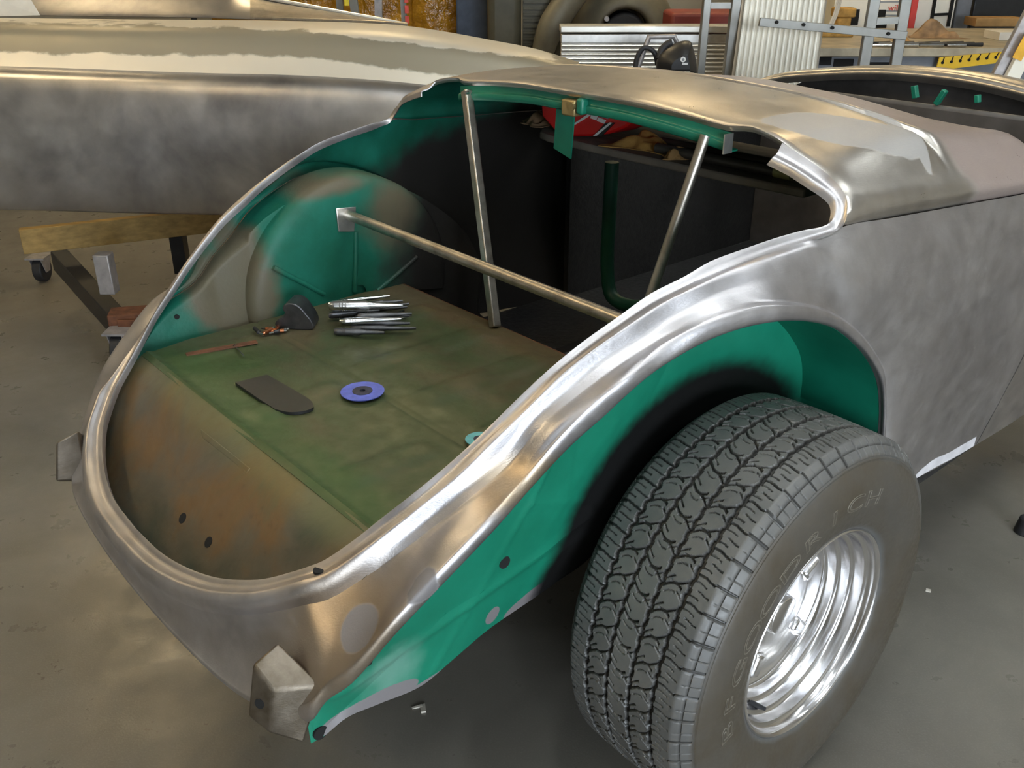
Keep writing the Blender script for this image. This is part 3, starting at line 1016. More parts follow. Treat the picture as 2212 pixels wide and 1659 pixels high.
# wheel tubs seen from inside the trunk
for s in (-1,):
    cy, cz, rd, x0, x1 = -0.095, 0.690, 0.295, 0.503, 0.62
    rows = []
    for k in range(25):
        a = math.pi * (-0.06 + 1.12 * k / 24)
        c, sn = math.cos(a), math.sin(a)
        row = [Vector((x0, cy + c * 0.02, cz + sn * 0.02 * 1.0))]
        for (x, q) in ((x0 - 0.003, 0.25), (x0 - 0.004, 0.55), (x0 - 0.001, 0.82), (x0 + 0.006, 0.93), (x0 + 0.02, 0.985), (x0 + 0.05, 1.0), (x0 + 0.12, 1.005)):
            row.append(Vector((x, cy + c * rd * q, cz + sn * rd * q)))
        rows.append([Vector((s * p.x, p.y, p.z)) for p in row])
    mb = MB()
    loft(mb, rows, 2, 3)
    wt = sheet(mb, 'wheel_tub', [M['green_inner']], CAR, 0.002, (s * 0.45, -0.1, 0.8), (-s, 0, 0))
    # pressed ribs
    for (p0, p1) in ([((-0.0951, 0.8508), (-0.1108, 0.6965)), ((-0.3259, 0.8072), (-0.1982, 0.7111)), ((0.0851, 0.7474), (-0.0432, 0.6832))]):
        mb = MB()
        mb.tube([(s * (x0 - 0.003), p0[0], p0[1]), (s * (x0 - 0.005), (p0[0] + p1[0]) / 2, (p0[1] + p1[1]) / 2), (s * (x0 - 0.003), p1[0], p1[1])], 0.0065, 10)
        mb.build('pressed_rib', M['green_inner'], wt)

# trunk floor with pressed swages and a seam
NX, NY = 170, 110
fy0, fy1 = -0.668, 0.035
verts, faces = [], []
for j in range(NY + 1):
    for i in range(NX + 1):
        y = fy0 + (fy1 - fy0) * j / NY
        lim = interp([(-0.67, 0.478), (-0.55, 0.505), (-0.42, 0.505), (0.17, 0.505)], y)
        x = (-1 + 2 * i / NX) * lim
        z = 0.685
        for c in (-0.30, -0.10, 0.10, 0.30):
            if y > -0.35 and y < 0.0:
                z += 0.007 * (1 / (1 + math.exp(-(x - c + 0.035) / 0.006)) - 1 / (1 + math.exp(-(x - c - 0.035) / 0.006))) * min(1, (y + 0.35) / 0.03) * min(1, (0.0 - y) / 0.03)
        for c in (-0.40, -0.06, 0.26):
            if y < -0.41 and y > -0.63:
                z += 0.006 * (1 / (1 + math.exp(-(x - c + 0.03) / 0.006)) - 1 / (1 + math.exp(-(x - c - 0.03) / 0.006))) * min(1, (-0.41 - y) / 0.03) * min(1, (y + 0.63) / 0.03)
        z -= 0.004 * math.exp(-((y + 0.382) / 0.004) ** 2)
        z += 0.006 * math.exp(-((y + 0.654) / 0.007) ** 2)
        z += 0.002 * math.sin(9 * x + 3) * math.sin(11 * y)
        verts.append((x, y, z))
for j in range(NY):
    for i in range(NX):
        a = j * (NX + 1) + i
        faces.append((a, a + 1, a + NX + 2, a + NX + 1))
FLOOR = sheet(MB().add(verts, faces), 'trunk_floor', [M['trunk_floor']], CAR, 0.002, (0, -0.3, 0.685), (0, 0, 1))
# sloping tail pan behind the floor
pan = []
for k in range(13):
    x = -0.60 + 0.1 * k
    ax = abs(x) * 0.62
    yb = -0.872 + max(0, ax - 0.15) ** 2 * 0.55
    def wx(y, x=x):
        lim = interp([(-0.90, 0.30), (-0.85, 0.39), (-0.80, 0.44), (-0.70, 0.475), (-0.66, 0.485)], y)
        return x / 0.60 * lim
    pan.append([Vector((x, -0.660, 0.688)), Vector((x, -0.672, 0.682)), Vector((x, -0.700, 0.664)), Vector((x, -0.725, 0.640)),
                Vector((x, -0.770, 0.590)), Vector((x, yb * 0.6 - 0.75 * 0.4, 0.528)), Vector((x, yb, 0.480))])
    pan[-1] = [Vector((wx(p.y), p.y, p.z)) for p in pan[-1]]
mb = MB()
loft(mb, pan, 5, 4)
sheet(mb, 'tail_pan', [M['trunk_wall']], CAR, 0.002, (0, -0.7, 0.66), (0, 0, 1))
# pressed step and drain holes in the pan
mb = MB()
st = [Vector(p) for p in [(-0.1138, -0.7005, 0.6655), (0.0866, -0.6987, 0.6674), (0.0874, -0.7063, 0.6594), (-0.0917, -0.709, 0.6566)]]
mb.hexa([p + Vector((0, 0.004, -0.012)) for p in st], st)
mb.build('pressed_step', M['trunk_wall'], CAR, bevel=0.002)
PAN_ = [o for o in CAR.children if o.name.startswith('tail_pan')][0]
for c in [(-0.0085, -0.8015, 0.5598), (0.0966, -0.7995, 0.5619)]:
    v = min(PAN_.data.vertices, key=lambda q: (q.co - Vector(c)).length)
    nn = v.normal if v.normal.z > 0 else -v.normal
    c = Vector(c)
    c -= nn * (c - v.co).dot(nn)
    MB().tube([c - nn * 0.004, c + nn * 0.0008], 0.010, 14).build('drain_hole', M['near_black'], CAR)
# D-shaped black plate standing in for the dark opening in the floor
dshape = [Vector(p) for p in [(-0.2052, -0.5812, 0.6925), (-0.1973, -0.5139, 0.6925), (-0.0873, -0.5076, 0.6925), (-0.0295, -0.5073, 0.6925), (-0.0024, -0.5189, 0.6925), (-0.0008, -0.5409, 0.6925), (-0.0147, -0.5629, 0.6925), (-0.0426, -0.5773, 0.6925), (-0.1032, -0.5801, 0.6925)]]
dl = crom(dshape[1:8], 5) + [dshape[8], dshape[0]]
mb = MB()
mb.hexa([p - Vector((0, 0, 0.006)) for p in dl], dl)
mb.build('dark_floor_hole', M['black_paint'], CAR, smooth=False)

# latch hole in the tail lip
c = rear[len(TAIL_A)][2].lerp(rear[len(TAIL_A) + 1][2], 0.7)
MB().tube([c + Vector((0, 0, -0.006)), c + Vector((0.0, 0, 0.0018))], 0.0095, 16).build('latch_hole', M['near_black'], CAR)

# welded brace tubes
mb = MB()
mb.tube([(-0.503, -0.116, 0.8975), (0.503, -0.125, 0.8975)], 0.0125, 16)
BR = mb.build('brace_tube', M['steel_tube'], CAR)
mb = MB()
pl = [Vector(p) for p in [(-0.499, -0.1477, 0.9186), (-0.499, -0.0906, 0.9133), (-0.499, -0.101, 0.8522), (-0.499, -0.1453, 0.8606)]]
mb.hexa(pl, [p + Vector((0.004, 0, 0)) for p in pl])
mb.build('weld_plate', M['bright_cut'], BR, bevel=0.002)
tl0, tl1 = Vector((-0.3741, 0.165, 1.1769)), Vector((-0.0989, 0.0198, 0.687))
mb = MB()
mb.bar(tl0, tl1, 0.022, 0.022, (0, 1, 0))
mb.build('brace_tube', M['steel_tube'], CAR, bevel=0.003)
tr0, tr1 = Vector((0.3492, 0.165, 1.1743)), Vector((0.3181, 0.08, 0.8795))
tr1 = tr0 + (tr1 - tr0) * ((tr0.z - 0.687) / (tr0.z - tr1.z))
mb = MB()
mb.tube([tr0, tr1], 0.0105, 16)
mb.build('brace_tube', M['steel_tube'], CAR)

# green rail below the tulip panel edge
edge = [Vector(p) for p in [(-0.393, 0.1577, 1.1917), (-0.255, 0.1977, 1.1992), (-0.115, 0.2152, 1.2022), (-0.0, 0.2108, 1.2034), (0.109, 0.2041, 1.2014), (0.297, 0.1654, 1.2016), (0.35, 0.1692, 1.1961), (0.41, 0.1761, 1.1841)]]
edge = [Vector((x, 0.158 + 0.012 * min(1, (x / 0.39) ** 2), interp([(0, 1.212), (0.159, 1.211), (0.297, 1.199), (0.393, 1.188), (0.43, 1.181)], abs(x)))) for x in
        [-0.41, -0.36, -0.3, -0.22, -0.14, -0.06, 0, 0.06, 0.14, 0.22, 0.3, 0.36, 0.40]]
rows = []
for p in edge:
    rows.append([p + Vector((0, 0.004, -0.002)), p + Vector((0, 0.003, -0.016)), p + Vector((0, 0.000, -0.019)), p + Vector((0, -0.003, -0.021)), p + Vector((0, -0.002, -0.035)), p + Vector((0, 0.004, -0.038)), p + Vector((0, 0.03, -0.038))])
mb = MB()
loft(mb, rows, 4, 2)
RAIL = sheet(mb, 'deck_rail', [M['green_rail']], CAR, 0.003, (0, 0.155, 1.18), (0, -1, 0))
mb = MB()
mb.box(0.399, 0.402, 0.155, 0.180, 1.148, 1.184)
mb.build('cut_end', M['bright_cut'], RAIL)
# centre bracket with brass-coloured plate and hanging strap
c = Vector((0.0016, 0.145, 1.1853))
mb = MB()
mb.box(c.x - 0.022, c.x + 0.018, c.y - 0.004, c.y + 0.02, c.z - 0.018, c.z + 0.016)
BRK = mb.build('hinge_bracket', M['brass_plate'], CAR, bevel=0.004)
mb = MB()
mb.tube([(c.x + 0.012, c.y - 0.008, c.z + 0.004), (c.x + 0.012, c.y + 0.004, c.z + 0.004)], 0.008, 12)
mb.build('bolt', M['brass_plate'], BRK)
mb = MB()
mb.box(c.x + 0.020, c.x + 0.040, c.y - 0.003, c.y + 0.02, c.z - 0.012, c.z + 0.022)
mb.build('hinge_lug', M['green_rail'], BRK, bevel=0.006)
p0, p1 = Vector((-0.0663, 0.2, 1.1635)), Vector((-0.0944, 0.22, 1.0641))
mb = MB()
mb.bar(p0, p1, 0.058, 0.004, (0, 1, 0))
mb.build('hanging_strap', M['green_rail'], CAR)
MB().tube([tl0 + Vector((0.012, -0.014, -0.003)), tl0 + Vector((0.012, -0.005, -0.003))], 0.005, 10).build('bolt', M['chrome'], RAIL)

# cockpit: floor, cowl, dash, door frames, seat riser
mb = MB()
mb.box(-0.52, 0.52, 0.03, 0.42, 0.40, 0.42)
mb.box(-0.698, 0.698, 0.42, 1.80, 0.40, 0.42)
mb.build('cockpit_floor', M['cabin_shade'], CAR)
mb = MB()
mb.box(-0.50, 0.50, 0.03, 0.04, 0.42, 0.684)
mb.build('heel_board', M['rust_brown'], CAR)
COWL = [(-0.4528, 1.62, 1.0786), (-0.3729, 1.66, 1.0965), (-0.1608, 1.7, 1.1118), (-0.0144, 1.72, 1.1143), (0.1343, 1.72, 1.1085), (0.2919, 1.72, 1.092)]
cw = []
for (x, dz) in ((-0.63, -0.09), (-0.60, -0.05), (-0.52, -0.015), (-0.36, 0.012), (-0.18, 0.032), (0, 0.038), (0.18, 0.032), (0.36, 0.012), (0.52, -0.015), (0.60, -0.05), (0.63, -0.09)):
    y0 = 1.72 - 0.25 * x * x
    z0 = 1.092 + dz
    cw.append([Vector((x, y0 - 0.004, z0 - 0.035)), Vector((x, y0 - 0.012, z0 - 0.012)), Vector((x, y0, z0)), Vector((x, y0 + 0.03, z0 + 0.002)), Vector((x, y0 + 0.05, z0 - 0.004)), Vector((x, y0 + 0.09, z0 + 0.003)), Vector((x, y0 + 0.16, z0 - 0.004))])
mb = MB()
loft(mb, cw, 4, 3)
sheet(mb, 'cowl_panel', [M['steel_tulip'], M['green_dark']], CAR, 0.004, (0, 1.78, 1.12), (0, 0, 1))
for s in (-1, 1):
    mb = MB()
    mb.box(s * 0.668 - 0.010, s * 0.668 + 0.010, 0.80, 1.84, 0.42, 1.03)
    mb.build('side_trim', M['cabin_shade'], CAR)
mb = MB()
mb.box(-0.655, 0.655, 1.80, 1.83, 0.42, 0.99)
mb.hexa([(-0.60, 1.80, 0.99), (0.60, 1.80, 0.99), (0.60, 1.83, 0.99), (-0.60, 1.83, 0.99)], [(-0.42, 1.80, 1.088), (0.42, 1.80, 1.088), (0.42, 1.83, 1.088), (-0.42, 1.83, 1.088)])
mb.build('firewall', M['dash_grey'], CAR)
for (px, py, qx, qy, w) in [(0.0896, 1.1214, 0.1005, 1.0875, 0.014), (0.1831, 1.1185, 0.1639, 1.0781, 0.014), (0.2761, 1.1161, 0.2805, 1.0955, 0.012)]:
    mb = MB()
    mb.bar((px, 1.45, py), (qx, 1.45, qy), w, 0.02, (0, 1, 0))
    mb.build('dash_bracket', M['green_rail'], CAR, bevel=0.002)
mb = MB()
mb.box(-0.50, 0.50, 1.44, 1.47, 0.98, 1.075)
mb.build('dash_rail', M['dash_grey'], CAR, bevel=0.01)
seat = crom([(-0.3134, 0.62, 0.9521), (-0.3144, 0.62, 0.7959), (-0.3126, 0.62, 0.6461), (-0.2893, 0.62, 0.5676), (-0.2106, 0.62, 0.5586), (-0.086, 0.62, 0.6104)], 5)
mb = MB()
mb.tube(seat, 0.020, 10)
mb.build('seat_frame', M['green_dark'], CAR)

# chassis below
for s in (-1, 1):
    mb = MB()
    mb.bar((s * 0.33, -0.45, 0.40), (s * 0.33, 1.9, 0.36), 0.05, 0.09)
    mb.build('frame_rail', M['black_paint'], CAR, bevel=0.006)
mb = MB()
mb.tube([(-0.62, 0, 0.378), (0.62, 0, 0.378)], 0.038, 18)
mb.build('rear_axle', M['black_paint'], CAR)


# ------------------------------------------------------------------ wheel
def make_tyre():
    """tread x runs from the inner to the outer shoulder; groove depths are carved into the rubber"""
    na, nt = 1440, 132
    half = 0.136
    prof = []
    ts = np.linspace(-half, half, nt)
    rad = 0.378 - 0.0035 * (np.abs(ts) / 0.115) ** 2.2
    rad = np.where(np.abs(ts) > 0.112, rad - 0.95 * (np.abs(ts) - 0.112) ** 1.15 * 1.6, rad)
    A = np.linspace(0, 2 * np.pi, na, endpoint=False)
    T, AA = np.meshgrid(ts, A)
    dep = np.zeros_like(T)
    S = AA * 0.378
    npitch = 50
    L = 2 * np.pi * 0.378 / npitch
    ph = (AA * npitch / (2 * np.pi)) % 1.0
    def tri(p):
        return np.abs(((p) % 1.0) * 2 - 1) * 2 - 1
    for k, g in enumerate((-0.073, -0.026, 0.024, 0.071)):
        zz = g + 0.0015 * np.clip(tri(ph * 2 + 0.25 * k) * 2.0, -1, 1)
        d = np.abs(T - zz)
        dep = np.maximum(dep, 0.0080 * np.clip((0.0046 - d) / 0.0014, 0, 1))
    ribs = [(-0.135, -0.073), (-0.073, -0.026), (-0.026, 0.024), (0.024, 0.071), (0.071, 0.108)]
    for k, (a, b) in enumerate(ribs):
        ins = (T > a) & (T < b)
        w = (T - a) / (b - a)
        if k in (0, 4):
            for q, (lo, hi, dd, wd) in enumerate(((0.05, 1.0, 0.0045, 0.0017), (0.0, 0.62, 0.0030, 0.0011), (0.38, 1.0, 0.0032, 0.0011), (0.15, 0.7, 0.0026, 0.0010))):
                p = ((ph + 0.25 * q + 0.05 * np.sin(w * 5)) % 1.0 - 0.5) * L
                dep = np.maximum(dep, np.where(ins & (w > lo) & (w < hi), dd * np.clip((wd - np.abs(p)) / 0.0007 + 0.4, 0, 1), 0))
        else:
            sg = 1 if k % 2 else -1
            c1 = 0.28 * np.sin(w * np.pi * 1.1) * sg
            for q, (lo, hi, dd, wd) in enumerate(((0.0, 0.78, 0.0052, 0.0022), (0.30, 1.0, 0.0052, 0.0020), (0.0, 0.36, 0.0038, 0.0014), (0.66, 1.0, 0.0038, 0.0014), (0.2, 0.6, 0.0026, 0.0011))):
                cc = c1 * (1.0 if q != 1 else -0.8) + 0.12 * (w - 0.5) * sg
                p = ((ph + 0.37 * k + (0, 0.5, 0.25, 0.8, 0.72)[q] + cc) % 1.0 - 0.5) * L
                dep = np.maximum(dep, np.where(ins & (w > lo) & (w < hi), dd * np.clip((wd - np.abs(p)) / 0.0008 + 0.3, 0, 1), 0))
    # shoulder lugs
    for sgn in (-1, 1):
        out = (T * sgn > 0.108)
        p = ((ph * 1.0) % 1.0 - 0.5) * L
        dep = np.maximum(dep, np.where(out, 0.004 * np.clip((0.0022 - np.abs(p)) / 0.0008 + 0.3, 0, 1), 0))
        p = ((ph * 2.0 + 0.33) % 1.0 - 0.5) * L / 2
        dep = np.maximum(dep, np.where(out & (T * sgn > 0.116), 0.002 * np.clip((0.0011 - np.abs(p)) / 0.0007 + 0.3, 0, 1), 0))
        dep = np.maximum(dep, 0.0028 * np.clip((0.0016 - np.abs(T * sgn - 0.1235)) / 0.0008 + 0.2, 0, 1))
    Rr = rad[None, :] - dep
    X = T
    Y = Rr * np.cos(AA)
    Z = Rr * np.sin(AA)
    tv = np.stack([X, Y, Z], -1).reshape(-1, 3)
    # sidewalls
    r_end = float(rad[-1])
    side = [(half + 0.0015, r_end - 0.003), (half + 0.001, r_end - 0.006), (half + 0.0035, r_end - 0.008), (half + 0.0032, r_end - 0.012), (half + 0.006, r_end - 0.016),
            (half + 0.012, 0.320), (half + 0.0158, 0.302), (half + 0.0172, 0.283), (half + 0.0162, 0.262), (half + 0.013, 0.243), (half + 0.0105, 0.236), (half + 0.0100, 0.232),
            (half + 0.006, 0.222), (half + 0.001, 0.214), (half - 0.003, 0.209), (half - 0.010, 0.205)]
    verts = [tv]
    n0 = na * nt
    blocks = []
    for sgn in (1, -1):
        P = np.array(side)
        cosA, sinA = np.cos(A), np.sin(A)
        PX_ = np.where(P[:, 0] > half + 0.004, half + 0.004, P[:, 0]) if sgn < 0 else P[:, 0]
        b = np.stack([np.repeat(PX_[None, :] * sgn, na, 0), cosA[:, None] * P[None, :, 1], sinA[:, None] * P[None, :, 1]], -1)
        blocks.append(b.reshape(-1, 3))
    allv = np.concatenate([tv] + blocks)
    faces = []
    i = np.arange(na)
    j = (i + 1) % na
    for k in range(nt - 1):
        faces.append(np.stack([i * nt + k, j * nt + k, j * nt + k + 1, i * nt + k + 1], 1))
    ns = len(side)
    for bidx, (col, sgn) in enumerate(((nt - 1, 1), (0, -1))):
        off = n0 + bidx * na * ns
        q = np.stack([i * nt + col, j * nt + col, off + j * ns, off + i * ns], 1)
        faces.append(q if sgn > 0 else q[:, ::-1])
        for k in range(ns - 1):
            q = np.stack([off + i * ns + k, off + j * ns + k, off + j * ns + k + 1, off + i * ns + k + 1], 1)
            faces.append(q if sgn > 0 else q[:, ::-1])
    F = np.concatenate(faces)
    me = bpy.data.meshes.new('tyre')
    me.vertices.add(len(allv))
    me.vertices.foreach_set('co', allv.ravel())
    me.loops.add(F.size)
    me.loops.foreach_set('vertex_index', F.ravel().astype(np.int32))
    me.polygons.add(len(F))
    me.polygons.foreach_set('loop_start', np.arange(0, F.size, 4, dtype=np.int32))
    me.polygons.foreach_set('loop_total', np.full(len(F), 4, dtype=np.int32))
    me.update(calc_edges=True)
    me.validate()
    dv = np.zeros(len(allv), dtype=np.float32)
    dv[:n0] = np.clip(dep / 0.004, 0, 1).ravel()
    at = me.attributes.new('groove', 'FLOAT', 'POINT')
    at.data.foreach_set('value', dv)
    return me


WX, WZ = 0.686, 0.378                   # tyre centre
RIMP = [(0.128, 0.2090), (0.134, 0.2085), (0.1365, 0.2050), (0.134, 0.2015), (0.126, 0.2000), (0.118, 0.1985), (0.114, 0.1950), (0.112, 0.1905), (0.094, 0.1890), (0.090, 0.1865),
        (0.088, 0.1800), (0.072, 0.1785), (0.068, 0.1755), (0.066, 0.1690), (0.052, 0.1670), (0.046, 0.1630), (0.042, 0.1540), (0.042, 0.1300), (0.048, 0.1050), (0.053, 0.0800), (0.054, 0.0600),
        (0.054, 0.0400), (0.066, 0.0385), (0.068, 0.0360), (0.068, 0.0010)]
RIMB = [(-0.128, 0.2090), (-0.134, 0.205), (-0.120, 0.198), (-0.110, 0.188), (-0.02, 0.172), (0.020, 0.168), (0.046, 0.160)]


def make_wheel(sgn):
    rim = MB().lathe(RIMP, (0, 0, 0), 'X', 96)
    rim.lathe(RIMB, (0, 0, 0), 'X', 96)
    w = rim.build('wheel_rim', M['polished_alloy'], None, angle=50)
    w.parent = CAR
    w.location = (sgn * WX, 0.0, WZ)
    w.rotation_euler = (0, 0, 0 if sgn > 0 else math.pi)
    return w


WHEEL = make_wheel(1)
tyre_me = make_tyre()
TYRE = finish('tyre', tyre_me, M['tyre_rubber'], WHEEL, True, angle=32)
# spoke bosses and valve
for k in range(5):
    a = 2 * math.pi * k / 5 + 0.5
    MB().hexa([(0.040, math.cos(a + q) * r, math.sin(a + q) * r) for q, r in ((-0.22, 0.085), (0.22, 0.085), (0.14, 0.138), (-0.14, 0.138))],
              [(0.060, math.cos(a + q) * r, math.sin(a + q) * r) for q, r in ((-0.16, 0.088), (0.16, 0.088), (0.10, 0.134), (-0.10, 0.134))]).build('spoke', M['polished_alloy'], WHEEL, bevel=0.006)
va = Vector((0.775, -0.078, 0.219)) - Vector((WX, 0, WZ))
vr = Vector((0, va.y, va.z)).normalized() * 0.177
MB().tube([(0.070, vr.y, vr.z), (0.086, vr.y * 0.985, vr.z * 0.985), (0.100, vr.y * 0.97, vr.z * 0.97)], [0.0055, 0.005, 0.0035], 10).build('valve_stem', M['black_rubber'], WHEEL)


def letter_ring(text, start, step, r, size, xface, parent):
    """raised outline letters standing round the tyre wall, each its own piece"""
    for k, ch in enumerate(text):
        cu = bpy.data.curves.new('tmp', 'FONT')
        cu.body = ch
        cu.size = size
        cu.align_x = 'CENTER'
        cu.align_y = 'CENTER'
        cu.fill_mode = 'NONE'
        cu.bevel_depth = 0.0009
        cu.bevel_resolution = 1
        cu.resolution_u = 5
        o = bpy.data.objects.new('tmp', cu)
        COL.objects.link(o)
        dg = bpy.context.evaluated_depsgraph_get()
        dg.update()
        me = o.evaluated_get(dg).to_mesh()
        ang = start - step * k
        verts = []
        for v in me.vertices:
            rr = r + v.co.y * 0.92
            a = ang - v.co.x * 1.75 / r
            verts.append((xface + v.co.z - 0.0035 * ((rr - 0.283) / 0.03) ** 2, math.cos(a) * rr, math.sin(a) * rr))
        faces = [tuple(p.vertices) for p in me.polygons]
        o.evaluated_get(dg).to_mesh_clear()
        bpy.data.objects.remove(o)
        MB().add(verts, faces).build('raised_letter', M['letter_rubber'], parent)


pg = Vector((0.837, -0.2678, 0.4622)) - Vector((WX, 0, WZ))
po = Vector((0.837, -0.2055, 0.5699)) - Vector((WX, 0, WZ))
ag, ao = math.atan2(pg.z, pg.y) % (2 * math.pi), math.atan2(po.z, po.y) % (2 * math.pi)
stp = (ag - ao) / 2
letter_ring('BFGOODRICH', ag + 2 * stp, stp, 0.276, 0.046, 0.136 + 0.0172, TYRE)

w2 = WHEEL.copy()
COL.objects.link(w2)
w2.parent = CAR
w2.location = (-WX, 0, WZ)
w2.rotation_euler = (0, 0, math.pi)
for ch in (TYRE,):
    c2 = ch.copy()
    COL.objects.link(c2)
    c2.parent = w2

# ------------------------------------------------------------------ things lying in the trunk
FZ = 0.6945


def floor_z(x, y, r=0.03):
    """height of the pressed trunk floor under a small footprint"""
    return max([v.co.z for v in FLOOR.data.vertices if abs(v.co.x - x) < r and abs(v.co.y - y) < r] or [FZ]) + 0.0003



def lay(name, mb, mat, label, cat, loc, rz=0.0, group=None, **k):
    """a small thing built round the origin, laid down at loc"""
    o = mb.build(name, M[mat], None, **k)
    o.location = loc
    o.rotation_euler = (0, 0, rz)
    return tag(o, label, cat, group)


def thing_at(name, label, cat, loc, rz=0.0, group=None):
    return tag(empty(name, loc, rz), label, cat, group)


# heel dolly
c = Vector((-0.4195, -0.3167, 0.6885))
prof = [(-0.044, 0.0), (-0.050, 0.012), (-0.040, 0.024), (-0.028, 0.030), (-0.022, 0.040), (-0.026, 0.052), (-0.018, 0.064), (0.0, 0.066), (0.016, 0.058), (0.028, 0.042), (0.040, 0.022), (0.042, 0.004), (0.030, 0.0)]
pr = [Vector((x, 0, z)) for x, z in prof]
pr = crom(pr + [pr[0]], 4)[:-1]
mb = MB()
mb.hexa([(p.x, -0.028 - 0.1 * p.z, p.z) for p in pr], [(p.x * 0.9, 0.028, p.z) for p in pr])
lay('dolly_block', mb, 'dark_steel', 'curved dark steel heel dolly beside the heap of punches', 'body dolly', (c.x + 0.006, c.y + 0.0, floor_z(c.x, c.y, 0.05)), 0.75, bevel=0.003)

# heap of punches
def punch(L, r, tip, knurl=True):
    m = MB()
    pts = [(0, 0, r), (L * 0.06, 0, r), (L * 0.08, 0, r), (L * 0.5, 0, r), (L * 0.55, 0, r), (L, 0, r)]
    rr = [r * 0.8, r * 1.05, r, r, r * 0.75, tip]
    m.tube(pts, rr, 12)
    if knurl:
        for q in (0.14, 0.18, 0.22):
            m.tube([(L * q, 0, r), (L * (q + 0.015), 0, r)], r * 1.12, 12)
    return m


random.seed(5)
h0, h1 = Vector((-0.3232, -0.2898, 0.6945)), Vector((-0.4298, -0.2413, 0.6945))
dirv = Vector((math.cos(0.95), math.sin(0.95), 0))
h0 += dirv * 0.02 + (h0 - h1) * 0.2
h1 += dirv * 0.02 - (h0 - h1) * 0.05
HZ_ = floor_z((h0.x + h1.x) / 2 + dirv.x * 0.06, (h0.y + h1.y) / 2 + dirv.y * 0.06, 0.13)
for k in range(14):
    lv = 0 if k < 8 else 1
    t = (k - 0.2) / 7 if lv == 0 else (k - 8 + 0.5) / 5.8
    rr = (0.0082, 0.0072, 0.0078)[k % 3]
    L = (0.115, 0.15, 0.10, 0.135, 0.125)[k % 5]
    p = h0.lerp(h1, t) + dirv * (0.020 * ((k * 7) % 5) - 0.012)
    o = punch(L, rr, 0.003)
    lay('drift_punch', o, 'chrome' if k % 5 == 3 else 'dark_steel', 'steel punch in the heap by the left wheel tub', 'punch', (p.x, p.y, HZ_ + 0.0172 * lv), (0.80 + 0.045 * k if lv == 0 else 0.98 + 0.05 * (k - 8)), 'steel punches heaped in the trunk')
p = (-0.3532, -0.268, 0.735)
lay('taper_punch', punch(0.17, 0.0125, 0.003), 'chrome', 'long bright taper punch lying topmost on the heap', 'punch', (p[0], p[1], HZ_ + 0.0345), 0.88)
for k, (a, b, c2, lab) in enumerate(([(-0.3183, -0.1885, 0.695), (-0.2772, -0.1706, 0.691), (-0.2801, -0.0918, 0.691)] + ['bent steel rod lying nearest the tail beside the heap of punches'], [(-0.3236, -0.1971, 0.705), (-0.2903, -0.1807, 0.699), (-0.3084, -0.0933, 0.695)] + ['bent steel rod lying second from the tail against the punches'])):
    mb = MB()
    mb.tube([Vector(a), Vector(b), Vector(c2)], 0.0032, 8)
    o = mb.build('bent_rod', M['chrome'], None, loc=a)
    tag(o, lab, 'rod')

# copper and black sheet pins
pins = [(-0.4279, -0.3959, 0.6905), (-0.4106, -0.3932, 0.6905), (-0.4006, -0.3903, 0.6905), (-0.4007, -0.4159, 0.6905), (-0.4169, -0.3745, 0.6905), (-0.4127, -0.4213, 0.6905)]
for k, p in enumerate(pins):
    t = thing_at('sheet_pin', ('copper spring pin in the little heap at the trunk corner' if k % 3 != 2 else 'black spring pin in the little heap at the trunk corner'), 'pin', (p[0], p[1], floor_z(p[0], p[1], 0.03)), 0.5 + 0.5 * k, 'copper pins heaped in the trunk corner' if k % 3 != 2 else 'black pins heaped in the trunk corner')
    b = MB().tube([(0, 0, 0.005), (0.030, 0, 0.005)], 0.0048, 10)
    b.build('barrel', M['copper' if k % 3 != 2 else 'black_paint'], t)
    b = MB().tube([(-0.012, 0, 0.005), (0, 0, 0.005)], 0.0022, 8)
    b.build('pin_tip', M['chrome'], t)
    MB().tube([(0.030, 0, 0.005), (0.036, 0, 0.005)], 0.0032, 8).build('plunger', M['chrome'], t)
a, b = Vector((-0.407, -0.5975, 0.692)), Vector((-0.3728, -0.4473, 0.692))
mb = MB()
mb.bar(a, b, 0.016, 0.003)
tag(mb.build('steel_strip', M['rust_brown'], None, loc=a), 'narrow rusty steel strip lying along the left edge of the trunk floor', 'strip')
a = Vector((-0.3813, -0.4956, 0.6915))
b = Vector((-0.322, -0.5051, 0.6915))
t = thing_at('screw', 'single steel screw lying beside the rusty strip', 'screw', a)
MB().tube([(0, 0, 0), b - a], 0.0018, 8).build('shank', M['chrome'], t)
MB().tube([(-0.001, 0, 0), (0.002, 0.0, 0)], 0.0048, 10).build('screw_head', M['chrome'], t)

# abrasive discs
c = (-0.0, -0.4082, 0.693)
t = thing_at('abrasive_disc', 'round blue abrasive disc lying flat on the trunk floor', 'sanding disc', (c[0], c[1], floor_z(c[0], c[1], 0.043)))
MB().lathe([(0.0, 0.012), (0.0, 0.043), (0.0022, 0.0435), (0.0022, 0.012), (0.0, 0.012)], (0, 0, 0), 'Z', 48).build('disc', M['blue_disc'], t)
MB().lathe([(0.0, 0.0055), (0.0, 0.0205), (0.0034, 0.020), (0.0034, 0.0055), (0.0, 0.0055)], (0, 0, 0), 'Z', 32).build('hub', M['disc_hub'], t)
c = (0.3034, -0.3538, 0.695)
t = thing_at('abrasive_disc', 'teal abrasive disc half hidden behind the right trunk edge', 'sanding disc', (c[0], c[1], floor_z(c[0], c[1], 0.027)))
MB().lathe([(0.0, 0.010), (0.0, 0.026), (0.002, 0.0262), (0.002, 0.010), (0.0, 0.010)], (0, 0, 0), 'Z', 40).build('disc', M['teal_disc'], t)
MB().lathe([(0.0, 0.004), (0.0, 0.011), (0.003, 0.011), (0.003, 0.004), (0.0, 0.004)], (0, 0, 0), 'Z', 24).build('hub', M['disc_hub'], t)

